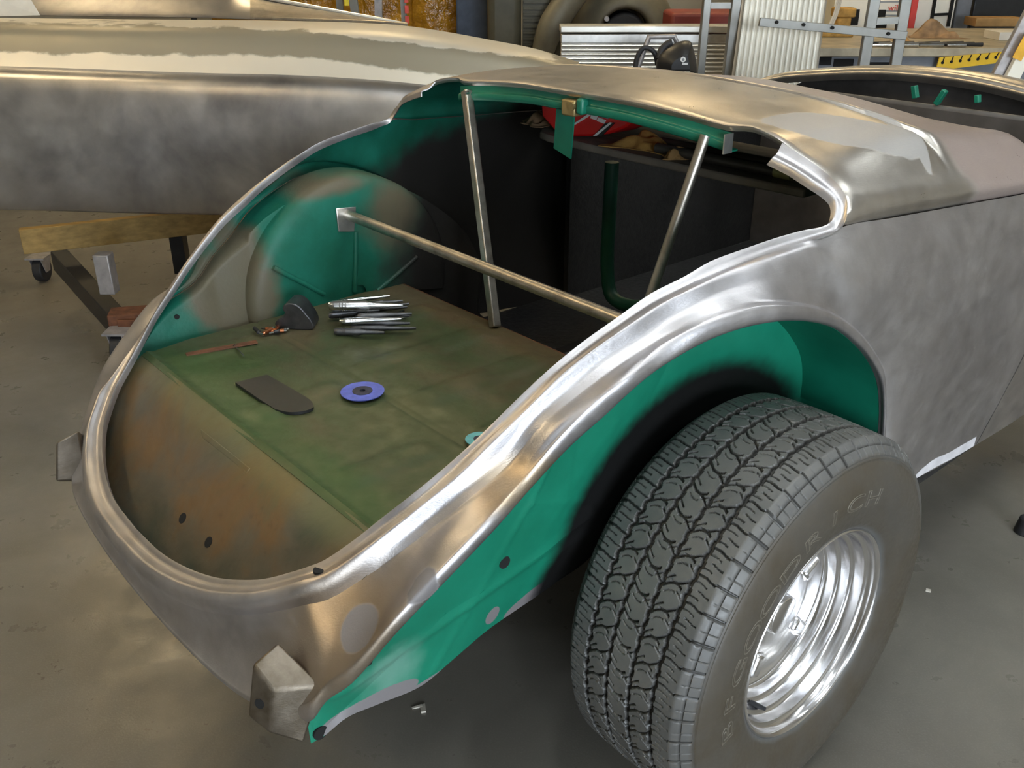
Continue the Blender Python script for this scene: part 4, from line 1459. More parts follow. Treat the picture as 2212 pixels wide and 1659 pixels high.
# ------------------------------------------------------------------ shelf board under the tulip panel and what lies on it
mb = MB()
out = []
for k in range(13):
    a = math.pi / 2 + math.pi / 2 * k / 12
    out.append((-0.33 + 0.09 * math.cos(a), 0.49 + 0.09 * math.sin(a)))
poly = [(0.43, 0.70), (-0.33, 0.70)] + [(-0.42, 0.62), (-0.425, 0.50), (-0.415, 0.45), (-0.385, 0.415), (-0.34, 0.40), (-0.1, 0.39), (0.2, 0.39), (0.43, 0.40)]
mb.hexa([(x, y, 1.030) for x, y in poly], [(x, y, 1.049) for x, y in poly])
SH = mb.build('shelf_board', M['shelf_board'], None, loc=(0, 0.5, 1.030), bevel=0.004)
tag(SH, 'dark board with rounded end laid across the car behind the deck opening', 'board')
# red printed box
BY = 0.428
q = [Vector(p) for p in [(-0.4026, 0.428, 1.1388), (-0.0405, 0.428, 1.1424), (-0.0589, 0.428, 1.1166), (-0.0955, 0.428, 1.0857), (-0.148, 0.428, 1.0627), (-0.2032, 0.428, 1.049), (-0.2741, 0.428, 1.0374), (-0.3381, 0.428, 1.0399), (-0.3924, 0.428, 1.0729)]]
zs = min(p.z for p in q)
TIN = thing_at('printed_box', 'red box with white and black stripes on the shelf board', 'box', (q[6].x, BY, 1.049))
mb = MB()
o0 = Vector((q[6].x, BY, 1.049))
dz = 1.0495 - zs
mb.hexa([p + Vector((0, 0, dz)) - o0 for p in q], [p + Vector((0, 0.10, dz)) - o0 for p in q])
mb.build('shell', M['graphic_red'], TIN, bevel=0.006)
for nm, mat, pts in (('white_stripe', 'graphic_white', [(-0.2733, 0.426, 1.0692), (-0.2044, 0.426, 1.1112), (-0.1993, 0.426, 1.1063), (-0.2731, 0.426, 1.0646)]),
                     ('white_stripe', 'graphic_white', [(-0.2087, 0.426, 1.1017), (-0.1878, 0.426, 1.1), (-0.192, 0.426, 1.0904), (-0.2115, 0.426, 1.0923)]),
                     ('white_stripe', 'graphic_white', [(-0.1845, 0.426, 1.0982), (-0.159, 0.426, 1.0949), (-0.1631, 0.426, 1.0854), (-0.1887, 0.426, 1.0886)]),
                     ('grey_panel', 'graphic_grey', [(-0.1821, 0.426, 1.1129), (-0.1443, 0.426, 1.1101), (-0.1513, 0.426, 1.0981), (-0.191, 0.426, 1.1007)]),
                     ('black_stripe', 'graphic_black', [(-0.1586, 0.426, 1.0882), (-0.1277, 0.426, 1.0925), (-0.1693, 0.426, 1.0553), (-0.1964, 0.426, 1.0514)]),
                     ('white_stripe', 'graphic_white', [(-0.1428, 0.424, 1.0917), (-0.135, 0.424, 1.0917), (-0.1865, 0.424, 1.0531), (-0.1977, 0.424, 1.0514)])):
    pv = [Vector(p) + Vector((0, 0, dz)) - o0 for p in pts]
    MB().hexa([p - Vector((0, 0.0008, 0)) for p in pv], [p + Vector((0, 0.002, 0)) for p in pv]).build(nm, M[mat], TIN, smooth=False)


def heap_mesh(sx, sy, sz, seed, lumps=7, n=26):
    rnd = random.Random(seed)
    ws = [(rnd.uniform(1, 4), rnd.uniform(1, 4), rnd.uniform(0, 6), rnd.uniform(0, 6)) for _ in range(lumps)]
    verts, faces = [], []
    for j in range(n + 1):
        for i in range(n + 1):
            x, y = i / n * 2 - 1, j / n * 2 - 1
            rr = max(abs(x), abs(y))
            wob = 1 + 0.18 * math.sin(3 * math.atan2(y, x) + seed) + 0.10 * math.sin(7 * math.atan2(y, x) + 2 * seed)
            hgt = max(0.0, 1 - (x * x + y * y) ** 0.9)
            z = hgt * (0.55 + 0.45 * sum(math.sin(a * 2 * x + p) * math.sin(b * 2 * y + r) for a, b, p, r in ws) / lumps * 2.2)
            verts.append((x * sx * wob, y * sy * wob, max(0.002, z * sz)))
    for j in range(n):
        for i in range(n):
            a = j * (n + 1) + i
            faces.append((a, a + 1, a + n + 2, a + n + 1))
    nb = len(verts)
    verts += [(v[0], v[1], 0.0) for v in verts]
    for j in range(n):
        for i in range(n):
            a = nb + j * (n + 1) + i
            faces.append((a + n + 1, a + n + 2, a + 1, a))
    ring = [i for i in range(n + 1)] + [j * (n + 1) + n for j in range(1, n + 1)] + [n * (n + 1) + i for i in range(n - 1, -1, -1)] + [j * (n + 1) for j in range(n - 1, 0, -1)]
    for a, b in zip(ring, ring[1:] + ring[:1]):
        faces.append((b, a, nb + a, nb + b))
    return MB().add(verts, faces)


c = (-0.0694, 0.47, 1.0688)
lay('work_glove', heap_mesh(0.075, 0.05, 0.055, 3), 'cloth_gold', 'crumpled yellow-tan leather glove on the shelf board', 'glove', (c[0], c[1], 1.0495), 0.2)
c = (0.0654, 0.43, 1.0744)
lay('paper_scrap', heap_mesh(0.028, 0.02, 0.045, 8), 'cardboard', 'crumpled tan paper scrap beside the yellow glove', 'paper', (c[0], c[1], 1.0495), 0.7)
c = (-0.4712, 0.5, 1.0816)
lay('dark_rag', heap_mesh(0.05, 0.05, 0.05, 5), 'cloth_brown', 'small dark rag heap at the left end of the shelf board', 'rag', (c[0], c[1], 1.0495), 0.1)
for k, (pts, lab) in enumerate((([(-0.0018, 0.44, 1.0694), (0.0815, 0.44, 1.0756), (0.1878, 0.44, 1.0672), (0.2867, 0.44, 1.0653), (0.3704, 0.44, 1.0638)], 'thick dark hose with pale cut end on the shelf board'),
                                ([(-0.0396, 0.5, 1.0694), (0.0593, 0.5, 1.0773), (0.1668, 0.5, 1.0723), (0.2672, 0.5, 1.0696), (0.3503, 0.5, 1.0653)], 'dark hose lying furthest forward on the shelf board'))):
    path = [Vector((p[0], p[1], 1.0495 + 0.0125)) for p in pts]
    t = thing_at('hose', lab, 'hose', path[0])
    path = [p - path[0] for p in crom(path, 4)]
    MB().tube(path[:-2], 0.012, 12).build('hose_body', M['hose_black'], t)
    MB().tube(path[-3:], 0.0125, 12).build('hose_end', M['hose_end'], t)

# ------------------------------------------------------------------ scraps on the workshop floor
c = (0.696, 0.7908, 0.0)
MBs = MB().box(-0.006, 0.006, -0.004, 0.005, 0, 0.004)
lay('paper_chip', MBs, 'paper_white', 'tiny white chip on the floor right of the wheel', 'scrap', (c[0], c[1], 0), 0.4, smooth=False)
c = (0.174, -0.446, -0.0)
mb = MB()
mb.hexa([(-0.012, 0, 0), (-0.007, 0, 0), (-0.004, 0.022, 0), (-0.010, 0.022, 0)], [(-0.012, 0, 0.002), (-0.007, 0, 0.002), (-0.004, 0.022, 0.004), (-0.010, 0.022, 0.004)])
mb.hexa([(-0.010, 0.018, 0), (0.012, 0.014, 0), (0.014, 0.024, 0), (-0.010, 0.030, 0)], [(-0.010, 0.018, 0.003), (0.012, 0.014, 0.005), (0.014, 0.024, 0.005), (-0.010, 0.030, 0.003)])
lay('paper_chip', mb, 'paper_white', 'small folded white scrap on the floor below the tail', 'scrap', (c[0], c[1], 0), -0.3, smooth=False)
c = (0.7417, 1.246, 0.0)
MBp = MB().tube([(0, 0, 0), (0, 0, 0.05)], [0.028, 0.020], 18)
lay('rubber_stop', MBp, 'black_rubber', 'black rubber stopper on the floor at the right edge', 'stopper', (c[0], c[1], 0), 0, bevel=0.004)

# ------------------------------------------------------------------ second car body on its dolly
SB = (-0.8, 3.6, 0.5)
SECOND = room_thing('second_car_body', SB, 'bare-metal car body on a wheeled dolly at the left behind the trunk', 'car')
sx_ = [-60, 130, 300, 460, 620, 740, 860, 960, 1060, 1160, 1250]
ROWS2 = [[(-2.018, 3.46, 0.591), (-2.0, 3.43, 0.604), (-1.946, 3.42, 0.801), (-1.918, 3.44, 0.958), (-1.907, 3.47, 1.066), (-1.917, 3.5, 1.089), (-1.93, 3.53, 1.096), (-1.949, 3.62, 1.208), (-2.007, 3.74, 1.228), (-2.089, 3.9, 1.229), (-2.155, 4.02, 1.213)], [(-1.691, 3.46, 0.584), (-1.675, 3.43, 0.597), (-1.631, 3.42, 0.793), (-1.607, 3.44, 0.949), (-1.598, 3.47, 1.056), (-1.606, 3.5, 1.079), (-1.618, 3.53, 1.087), (-1.633, 3.62, 1.203), (-1.68, 3.74, 1.225), (-1.75, 3.9, 1.225), (-1.805, 4.02, 1.209)], [(-1.398, 3.46, 0.575), (-1.385, 3.43, 0.588), (-1.348, 3.42, 0.784), (-1.329, 3.44, 0.94), (-1.321, 3.47, 1.047), (-1.328, 3.5, 1.07), (-1.338, 3.53, 1.077), (-1.349, 3.62, 1.198), (-1.388, 3.74, 1.221), (-1.445, 3.9, 1.222), (-1.491, 4.02, 1.206)], [(-1.121, 3.46, 0.57), (-1.111, 3.43, 0.583), (-1.081, 3.42, 0.778), (-1.066, 3.44, 0.933), (-1.06, 3.47, 1.039), (-1.066, 3.5, 1.062), (-1.073, 3.53, 1.069), (-1.082, 3.62, 1.195), (-1.113, 3.74, 1.219), (-1.159, 3.9, 1.22), (-1.195, 4.02, 1.204)], [(-0.844, 3.46, 0.566), (-0.836, 3.43, 0.58), (-0.814, 3.42, 0.773), (-0.802, 3.44, 0.928), (-0.798, 3.47, 1.033), (-0.802, 3.5, 1.055), (-0.808, 3.53, 1.063), (-0.814, 3.62, 1.191), (-0.838, 3.74, 1.215), (-0.872, 3.9, 1.217), (-0.9, 4.02, 1.201)], [(-0.636, 3.46, 0.564), (-0.63, 3.43, 0.578), (-0.613, 3.42, 0.768), (-0.605, 3.44, 0.92), (-0.602, 3.47, 1.023), (-0.605, 3.5, 1.046), (-0.609, 3.53, 1.053), (-0.614, 3.62, 1.185), (-0.631, 3.74, 1.21), (-0.657, 3.9, 1.212), (-0.678, 4.02, 1.196)], [(-0.427, 3.46, 0.563), (-0.423, 3.43, 0.576), (-0.413, 3.42, 0.762), (-0.407, 3.44, 0.91), (-0.405, 3.47, 1.009), (-0.407, 3.5, 1.032), (-0.41, 3.53, 1.039), (-0.413, 3.62, 1.175), (-0.425, 3.74, 1.2), (-0.442, 3.9, 1.202), (-0.456, 4.02, 1.185)], [(-0.254, 3.46, 0.563), (-0.251, 3.43, 0.576), (-0.245, 3.42, 0.755), (-0.242, 3.44, 0.897), (-0.241, 3.47, 0.991), (-0.242, 3.5, 1.014), (-0.244, 3.53, 1.021), (-0.246, 3.62, 1.154), (-0.253, 3.74, 1.178), (-0.263, 3.9, 1.178), (-0.271, 4.02, 1.161)], [(-0.08, 3.46, 0.563), (-0.079, 3.43, 0.576), (-0.077, 3.42, 0.746), (-0.076, 3.44, 0.883), (-0.076, 3.47, 0.97), (-0.077, 3.5, 0.993), (-0.077, 3.53, 1.0), (-0.078, 3.62, 1.127), (-0.08, 3.74, 1.149), (-0.083, 3.9, 1.147), (-0.086, 4.02, 1.129)], [(0.094, 3.46, 0.563), (0.093, 3.43, 0.576), (0.091, 3.42, 0.737), (0.09, 3.44, 0.865), (0.09, 3.47, 0.946), (0.09, 3.5, 0.969), (0.091, 3.53, 0.976), (0.092, 3.62, 1.097), (0.094, 3.74, 1.117), (0.098, 3.9, 1.113), (0.101, 4.02, 1.094)], [(0.25, 3.46, 0.563), (0.248, 3.43, 0.576), (0.243, 3.42, 0.728), (0.24, 3.44, 0.849), (0.24, 3.47, 0.924), (0.241, 3.5, 0.946), (0.243, 3.53, 0.953), (0.245, 3.62, 1.057), (0.253, 3.74, 1.072), (0.263, 3.9, 1.065), (0.271, 4.02, 1.044)]]
lower = [r[:7] for r in ROWS2]
crown = [r[6:] for r in ROWS2]
base = Vector(SB)
for nm, rows, mat, th in (('side_panel', lower, 'steel_second', 0.003), ('crown_panel', crown, 'second_crown', 0.003)):
    mb = MB()
    loft(mb, [[Vector(p) - base for p in r] for r in rows], 4, 5)
    sheet(mb, nm, [M[mat]], SECOND, th, (0, -0.2, 0.4), (0, -1, 0.3))
UP = [[(-2.167, 4.05, 1.228), (-2.17, 4.06, 1.236), (-2.208, 4.16, 1.294), (-2.26, 4.3, 1.377), (-2.365, 4.5, 1.373)], [(-1.833, 4.05, 1.226), (-1.836, 4.06, 1.234), (-1.868, 4.16, 1.291), (-1.912, 4.3, 1.373), (-2.0, 4.5, 1.369)], [(-1.499, 4.05, 1.221), (-1.501, 4.06, 1.229), (-1.528, 4.16, 1.285), (-1.564, 4.3, 1.366), (-1.636, 4.5, 1.361)], [(-1.239, 4.05, 1.218), (-1.241, 4.06, 1.226), (-1.264, 4.16, 1.277), (-1.294, 4.3, 1.352), (-1.354, 4.5, 1.346)], [(-1.128, 4.05, 1.214), (-1.13, 4.06, 1.222), (-1.151, 4.16, 1.267), (-1.18, 4.3, 1.334), (-1.235, 4.5, 1.328)], [(-1.054, 4.05, 1.212), (-1.055, 4.06, 1.22), (-1.077, 4.16, 1.247), (-1.107, 4.3, 1.291), (-1.159, 4.5, 1.283)], [(-0.998, 4.05, 1.211), (-1.0, 4.06, 1.219), (-1.021, 4.16, 1.239), (-1.05, 4.3, 1.275), (-1.099, 4.5, 1.265)], [(-0.868, 4.05, 1.207), (-0.869, 4.06, 1.215), (-0.889, 4.16, 1.226), (-0.916, 4.3, 1.251), (-0.958, 4.5, 1.241)], [(-0.682, 4.05, 1.202), (-0.683, 4.06, 1.21), (-0.7, 4.16, 1.209), (-0.722, 4.3, 1.218), (-0.755, 4.5, 1.206)], [(-0.533, 4.05, 1.197), (-0.534, 4.06, 1.205), (-0.548, 4.16, 1.195), (-0.566, 4.3, 1.192), (-0.592, 4.5, 1.179)], [(-0.422, 4.05, 1.188), (-0.423, 4.06, 1.196), (-0.433, 4.16, 1.18), (-0.448, 4.3, 1.17), (-0.469, 4.5, 1.156)]]
mb = MB()
loft(mb, [[Vector(p) - base for p in r] for r in UP[:6]], 3, 4)
sheet(mb, 'deck_lid', [M['steel_second']], SECOND, 0.003, (-1, 0.5, 0.8), (0, -1, 0.5))
mb = MB()
loft(mb, [[Vector(p) - base for p in r] for r in UP[5:]], 3, 4)
sheet(mb, 'cowl_panel', [M['steel_tube']], SECOND, 0.003, (0, 0.5, 0.75), (0, -1, 0.5))
mb = RM(SB)
mb.tube([(-1.102, 4.28, 1.296), (-1.045, 4.28, 1.279), (-0.911, 4.28, 1.256), (-0.718, 4.28, 1.221), (-0.563, 4.28, 1.195), (-0.446, 4.28, 1.173)], 0.008, 8)
mb.put('edge_bead', M['bright_cut'], SECOND)
# masking sheet
mb = RM((-1.946, 3.98, 1.236))
q = [Vector(p) for p in [(-2.131, 3.98, 1.226), (-1.863, 3.98, 1.231), (-1.911, 4.02, 1.298), (-2.129, 4.02, 1.319)]]
mb.hexa(q, [p + Vector((0, 0.002, 0.001)) for p in q])
mb.alone('masking_sheet', M['paper_white'], 'pale grey sheet laid on the second car body at the top left', 'sheet', smooth=False)

DB = (-1.6, 3.8, 0.0)
DOLLY = room_thing('body_dolly', DB, 'wheeled steel dolly with timber rail under the second car body', 'dolly')
tb = [Vector(p) for p in [(-2.041, 3.79, 0.31), (-1.364, 4.103, 0.31), (-1.232, 4.162, 0.31)]]
dr = (tb[1] - tb[0]).normalized()
nn = Vector((-dr.y, dr.x, 0)) * 0.04
e = tb[2]
mb = RM(DB)
mb.hexa([tb[0], e, e + nn, tb[0] + nn], [p + Vector((0, 0, 0.105)) for p in (tb[0], e, e + nn, tb[0] + nn)])
mb.put('timber_rail', M['timber'], DOLLY, bevel=0.003)
fr = Vector((-1.533, 3.434, 0.13))
bk = Vector((-2.003, 4.006, 0.22))
mb = RM(DB)
mb.bar(bk, fr + Vector((0, 0, 0)), 0.07, 0.09)
mb.put('steel_channel', M['black_paint'], DOLLY, bevel=0.004)
pst = Vector((-1.581, 3.5, 0.247))
mb = RM(DB)
mb.box(pst.x - 0.03, pst.x + 0.03, pst.y - 0.03, pst.y + 0.03, pst.z, pst.z + 0.16)
mb.put('post', M['galvanised'], DOLLY, bevel=0.004)
mb = RM(DB)
mb.bar(fr + Vector((-0.03, -0.02, 0.02)), fr + Vector((0.75, 0.15, 0.02)), 0.10, 0.10)
mb.put('cross_tube', M['rust_brown'], DOLLY, bevel=0.006)
mb = RM(DB)
for s in (0.02, 0.16):
    mb.box(fr.x + s, fr.x + s + 0.07, fr.y - 0.075, fr.y - 0.068, fr.z - 0.005, fr.z + 0.055)
mb.put('stub_plate', M['rust_brown'], DOLLY, bevel=0.002)
for (p, r, lab) in ((Vector((-1.503, 3.338, 0.0)), 0.075, 0), (Vector((-2.275, 4.354, 0.0)), 0.06, 1), (Vector((-0.75, 3.75, 0)), 0.07, 2)):
    mb = RM(DB)
    mb.tube([(p.x - 0.022, p.y, r), (p.x + 0.022, p.y, r)], r, 22)
    w = mb.put('caster_wheel', M['black_rubber'], DOLLY, bevel=0.006)
    mb = RM(DB)
    mb.hexa([(p.x + 0.026, p.y - 0.02, r * 0.8), (p.x + 0.026, p.y + 0.02, r * 0.8), (p.x + 0.030, p.y + 0.02, r * 0.8), (p.x + 0.030, p.y - 0.02, r * 0.8)],
            [(p.x + 0.026, p.y - 0.05, r * 2.0), (p.x + 0.026, p.y + 0.05, r * 2.0), (p.x + 0.030, p.y + 0.05, r * 2.0), (p.x + 0.030, p.y - 0.05, r * 2.0)])
    mb.hexa([(p.x - 0.030, p.y - 0.02, r * 0.8), (p.x - 0.030, p.y + 0.02, r * 0.8), (p.x - 0.026, p.y + 0.02, r * 0.8), (p.x - 0.026, p.y - 0.02, r * 0.8)],
            [(p.x - 0.030, p.y - 0.05, r * 2.0), (p.x - 0.030, p.y + 0.05, r * 2.0), (p.x - 0.026, p.y + 0.05, r * 2.0), (p.x - 0.026, p.y - 0.05, r * 2.0)])
    mb.box(p.x - 0.045, p.x + 0.045, p.y - 0.055, p.y + 0.055, r * 2.0, r * 2.0 + 0.008)
    mb.put('caster_fork', M['galvanised'], DOLLY)
for (u, d) in ((-1.5, 4.1), (-0.6, 4.15)):
    mb = RM(DB)
    mb.box(u - 0.03, u + 0.03, d - 0.03, d + 0.03, 0.13, 0.60)
    mb.put('post', M['black_paint'], DOLLY)

# ------------------------------------------------------------------ behind, from left to right
# step ladder
LB = (-0.75, 5.5, 0)
LAD = room_thing('step_ladder', LB, 'aluminium step ladder standing in front of the amber curtain', 'ladder')
for (a, b, wd, mat) in (((-0.934, 5.5, 1.164), (-0.935, 5.5, 1.213), 0.035, 'alu'), ((-0.839, 5.4, 1.15), (-0.852, 5.4, 1.207), 0.042, 'alu'), ((-0.741, 5.6, 1.1), (-0.73, 5.6, 1.196), 0.040, 'galvanised'), ((-0.577, 5.4, 1.082), (-0.584, 5.4, 1.207), 0.028, 'alu')):
    a, b = Vector(a), Vector(b)
    t = (b - a) / (b.z - a.z)
    lo = a + t * (0.0 - a.z)
    hi = a + t * (2.0 - a.z)
    lo.x, hi.x = a.x + (lo.x - a.x) * 0.35, a.x + (hi.x - a.x) * 0.35
    mb = RM(LB)
    mb.bar(lo, hi, wd, 0.03, (0, 1, 0))
    mb.put('rail', M[mat], LAD)
for z in (0.3, 0.6, 0.9, 1.35, 1.65):
    mb = RM(LB)
    mb.box(-0.86, -0.58, 5.38, 5.46, z, z + 0.03)
    mb.put('step', M['alu'], LAD)
p = Vector((-0.877, 5.38, 1.19))
mb = RM(LB)
mb.box(p.x - 0.012, p.x + 0.012, p.y - 0.004, p.y, p.z - 0.01, p.z + 0.12)
mb.put('yellow_label', M['label_yellow'], LAD, smooth=False)
p = Vector((-0.558, 5.36, 1.152))
for k in range(4):
    mb = RM(LB)
    mb.box(p.x - 0.010, p.x + 0.010, p.y - 0.004, p.y, p.z + 0.052 * k - 0.06, p.z + 0.052 * k - 0.022)
    mb.put('red_label', M['label_red'], LAD, smooth=False)

# amber welding curtain
CB = (-1.1, 7.2, 0)
CUR = room_thing('welding_curtain', CB, 'translucent amber vinyl welding curtain hanging behind the ladder', 'curtain')
for k in range(5):
    u0 = -2.15 + 0.36 * k
    verts, faces = [], []
    for i in range(25):
        for j in range(13):
            u = u0 + 0.38 * i / 24
            z = 0.15 + 2.3 * j / 12
            d = 7.2 + 0.02 * (k % 2) + 0.02 * math.sin(14 * u + 0.6 * z) + 0.008 * math.sin(23 * z + 5 * u)
            verts.append((u, d, z))
    for i in range(24):
        for j in range(12):
            a = i * 13 + j
            faces.append((a, a + 13, a + 14, a + 1))
    mb = RM(CB)
    mb.add(verts, faces)
    o = mb.put('curtain_strip', M['amber_vinyl'], CUR)
    o.modifiers.new('thickness', 'SOLIDIFY').thickness = 0.003
mb = RM(CB)
mb.tube([(-2.3, 7.2, 2.47), (-0.3, 7.2, 2.47)], 0.02, 10)
for u in (-2.28, -0.37):
    mb.tube([(u, 7.22, 0), (u, 7.22, 2.47)], 0.022, 10)
mb.put('curtain_frame', M['black_paint'], CUR)
# light behind the curtain comes from the far strip lights

PB = (-0.27, 7.0, 0)
mb = RM(PB)
mb.box(-0.385, -0.165, 6.95, 7.07, 0, CEIL)
mb.alone('steel_post', M['steel_blue'], 'dark blue square post right of the amber curtain', 'post', bevel=0.01)

# khaki vintage car
KB = (0.4, 6.6, 0)
KC = room_thing('khaki_car', KB, 'dull khaki vintage car front with rounded fenders far behind', 'car')
mb = RM(KB)
mb.box(-0.16, 0.06, 6.5, 7.6, 0.35, 1.45)
mb.put('hood_side', M['khaki_primer'], KC, bevel=0.05)
mb = RM(KB)
mb.box(0.07, 0.24, 6.55, 6.65, 0.4, 1.40)
for k in range(26):
    mb.box(0.075, 0.235, 6.535, 6.55, 0.42 + 0.037 * k, 0.435 + 0.037 * k)
mb.put('grille', M['khaki_primer'], KC)
path = crom([(0.201, 6.45, 0.668), (0.197, 6.4, 0.818), (0.237, 6.4, 0.959), (0.312, 6.42, 1.081), (0.425, 6.5, 1.213), (0.616, 6.7, 1.302)], 5)
mb = RM(KB)
mb.tube(path, [0.055 + 0.035 * min(1, k / 12) for k in range(len(path))], 16)
mb.put('front_fender', M['khaki_light'], KC)
cc = Vector((0.745, 6.55, 0.94))
rows = []
for k in range(17):
    a = math.pi * (-0.08 + 1.16 * k / 16)
    c, s = math.cos(a), math.sin(a)
    rows.append([Vector((cc.x + c * r * 1.05, 6.55 + dd, cc.z + s * r)) for r, dd in ((0.15, 0.25), (0.15, 0.02), (0.165, 0.0), (0.21, 0.012), (0.27, 0.06), (0.32, 0.15), (0.34, 0.3))])
mb = MB()
loft(mb, [[p - Vector(KB) for p in r] for r in rows], 2, 3)
sheet(mb, 'rear_fender', [M['khaki_light']], KC, 0.005, (cc.x - KB[0], -0.05, cc.z + 0.2), (0, -1, 0))
mb = RM(KB)
mb.tube([(cc.x, 6.60, cc.z - 0.02), (cc.x, 6.85, cc.z - 0.02)], 0.145, 28)
mb.put('wheel', M['black_rubber'], KC, bevel=0.02)
mb = RM(KB)
mb.box(0.2, 0.95, 6.86, 7.7, 0.35, 1.5)
mb.put('body_side', M['khaki_primer'], KC, bevel=0.1)
mb = RM(KB)
pp = Vector((0.609, 6.5, 1.034))
mb.tube([(pp.x, 6.47, pp.z), (pp.x, 6.52, pp.z)], 0.016, 12)
mb.put('marker_lamp', M['galvanised'], KC)

# red cart
RB = Vector((1.11, 5.75, 1.065))
RB = (RB.x, 5.75, 0)
CART = room_thing('red_cart', RB, 'dull red low cart behind the ribbed aluminium box', 'cart')
mb = RM(RB)
tz = 1.119
mb.box(RB[0] - 0.20, RB[0] + 0.24, 5.75, 6.1, 0.2, tz)
mb.put('tray', M['dull_red'], CART, bevel=0.02)
for (a, b) in ((-0.15, 5.79), (0.2, 5.79), (-0.15, 6.06), (0.2, 6.06)):
    mb = RM(RB)
    mb.tube([(RB[0] + a, b, 0.0), (RB[0] + a, b, 0.2)], 0.03, 10)
    mb.put('leg', M['black_paint'], CART)

# ribbed aluminium box
AB = (0.68, 5.0, 0)
BOX = room_thing('aluminium_ramp', AB, 'ribbed aluminium side wall lying behind the tulip panel', 'ramp')
x0, x1 = 0.24, 1.14
zt = 1.112
mb = RM(AB)
mb.box(x0, x1, 4.99, 5.12, zt - 0.035, zt)
mb.put('top_cap', M['alu_ribbed'], BOX, bevel=0.006)
mb = RM(AB)
mb.box(x0 + 0.005, x1, 5.0, 5.10, zt - 0.085, zt - 0.04)
mb.put('bright_band', M['bright_cut'], BOX, bevel=0.004)
mb = RM(AB)
mb.box(x0 + 0.008, x1, 5.012, 5.09, 0.0, zt - 0.085)
for k in range(48):
    z = zt - 0.097 - 0.0205 * k
    mb.tube([(x0 + 0.01, 5.010, z), (x1 - 0.002, 5.010, z)], 0.0085, 8)
mb.put('ribbed_side', M['alu_ribbed'], BOX)

# cart handle, cable and welding helmet
HB = (0.72, 4.45, 0)
HC = room_thing('hand_cart', HB, 'grey tubular hand cart with the black welding helmet hung on it', 'cart')
hp = [Vector(p) for p in [(0.575, 4.5, 0.974), (0.617, 4.5, 1.103), (0.73, 4.5, 1.105), (0.768, 4.5, 1.04)]]
dl_ = (hp[0] - hp[1]) / (hp[0].z - hp[1].z)
foot0 = Vector((hp[0].x - 0.10, 4.5, 0.0))
foot1 = Vector((hp[3].x + 0.10, 4.5, 0.0))
mb = RM(HB)
mb.tube([foot0, hp[0], hp[1], hp[2], hp[3], foot1], 0.013, 10)
mb.put('handle', M['galvanised'], HC)
mb = RM(HB)
mb.box(hp[0].x - 0.05, hp[3].x + 0.05, 4.45, 4.75, 0.10, 0.9)
mb.put('tool_box', M['black_paint'], HC, bevel=0.02)
lp = crom([(0.557, 4.46, 0.969), (0.563, 4.46, 1.018), (0.59, 4.46, 1.06), (0.621, 4.46, 1.056), (0.645, 4.46, 1.032), (0.657, 4.46, 0.989)], 5)
mb = RM((0.606, 4.46, 0.969))
mb.tube(lp, 0.011, 10)
mb.alone('welding_cable', M['black_rubber'], 'thick black cable looped over the cart handle', 'cable')
WB = Vector((0.751, 4.4, 0.992))
WH = room_thing('welding_helmet', tuple(WB), 'black welding helmet with round white sticker on the hand cart', 'helmet')
outl = [(0.647, 4.4, 1.007), (0.661, 4.4, 1.039), (0.688, 4.4, 1.064), (0.724, 4.4, 1.083), (0.764, 4.4, 1.095), (0.793, 4.4, 1.091), (0.802, 4.4, 1.074), (0.816, 4.4, 1.035), (0.828, 4.4, 0.984)]
rows = []
oc = [Vector(p) for p in outl]
low = [(0.65, 4.4, 0.956), (0.831, 4.4, 0.956)]
for k in range(7):
    t = k / 6
    dd = -0.10 * math.sin(math.pi * 0.5 * t) if False else 0
    sc = 1 - t ** 3
    cen = Vector(((oc[0].x + oc[-1].x) / 2 + 0.01, 4.40, WB.z))
    rows.append([cen + (p - cen) * (1.0 - 0.55 * t * t) + Vector((0, -0.09 * t + 0.03, 0)) for p in [Vector(low[0])] + oc + [Vector(low[1])]])
mb = MB()
loft(mb, [[p - WB for p in r] for r in rows], 2, 3)
last = [p - WB for p in crom(rows[-1], 3)]
mb.add(last, [tuple(range(len(last)))])
o = mb.build('shell', M['black_paint'], WH)
o.modifiers.new('thickness', 'SOLIDIFY').thickness = 0.004
sp = Vector((0.75, 4.335, 1.025))
mb = RM(tuple(WB))
mb.tube([sp, sp + Vector((0, 0.006, 0))], 0.0115, 20)
st1 = mb.put('round_sticker', M['graphic_white'], WH)
mb = RM(tuple(WB))
mb.tube([sp + Vector((0, -0.001, 0)), sp], 0.006, 16)
mb.put('sticker_mark', M['graphic_grey'], st1)
sp2 = Vector((0.76, 4.335, 1.007))
mb = RM(tuple(WB))
mb.box(sp2.x - 0.013, sp2.x + 0.012, sp2.y, sp2.y + 0.004, sp2.z - 0.004, sp2.z + 0.004)
mb.put('label_strip', M['graphic_white'], WH, smooth=False)
mb = RM(tuple(WB))
mb.tube([(0.659, 4.43, 1.016), (0.67, 4.44, 1.058), (0.693, 4.44, 1.079), (0.713, 4.44, 1.085)], 0.017, 10)
mb.put('headband', M['black_rubber'], WH)

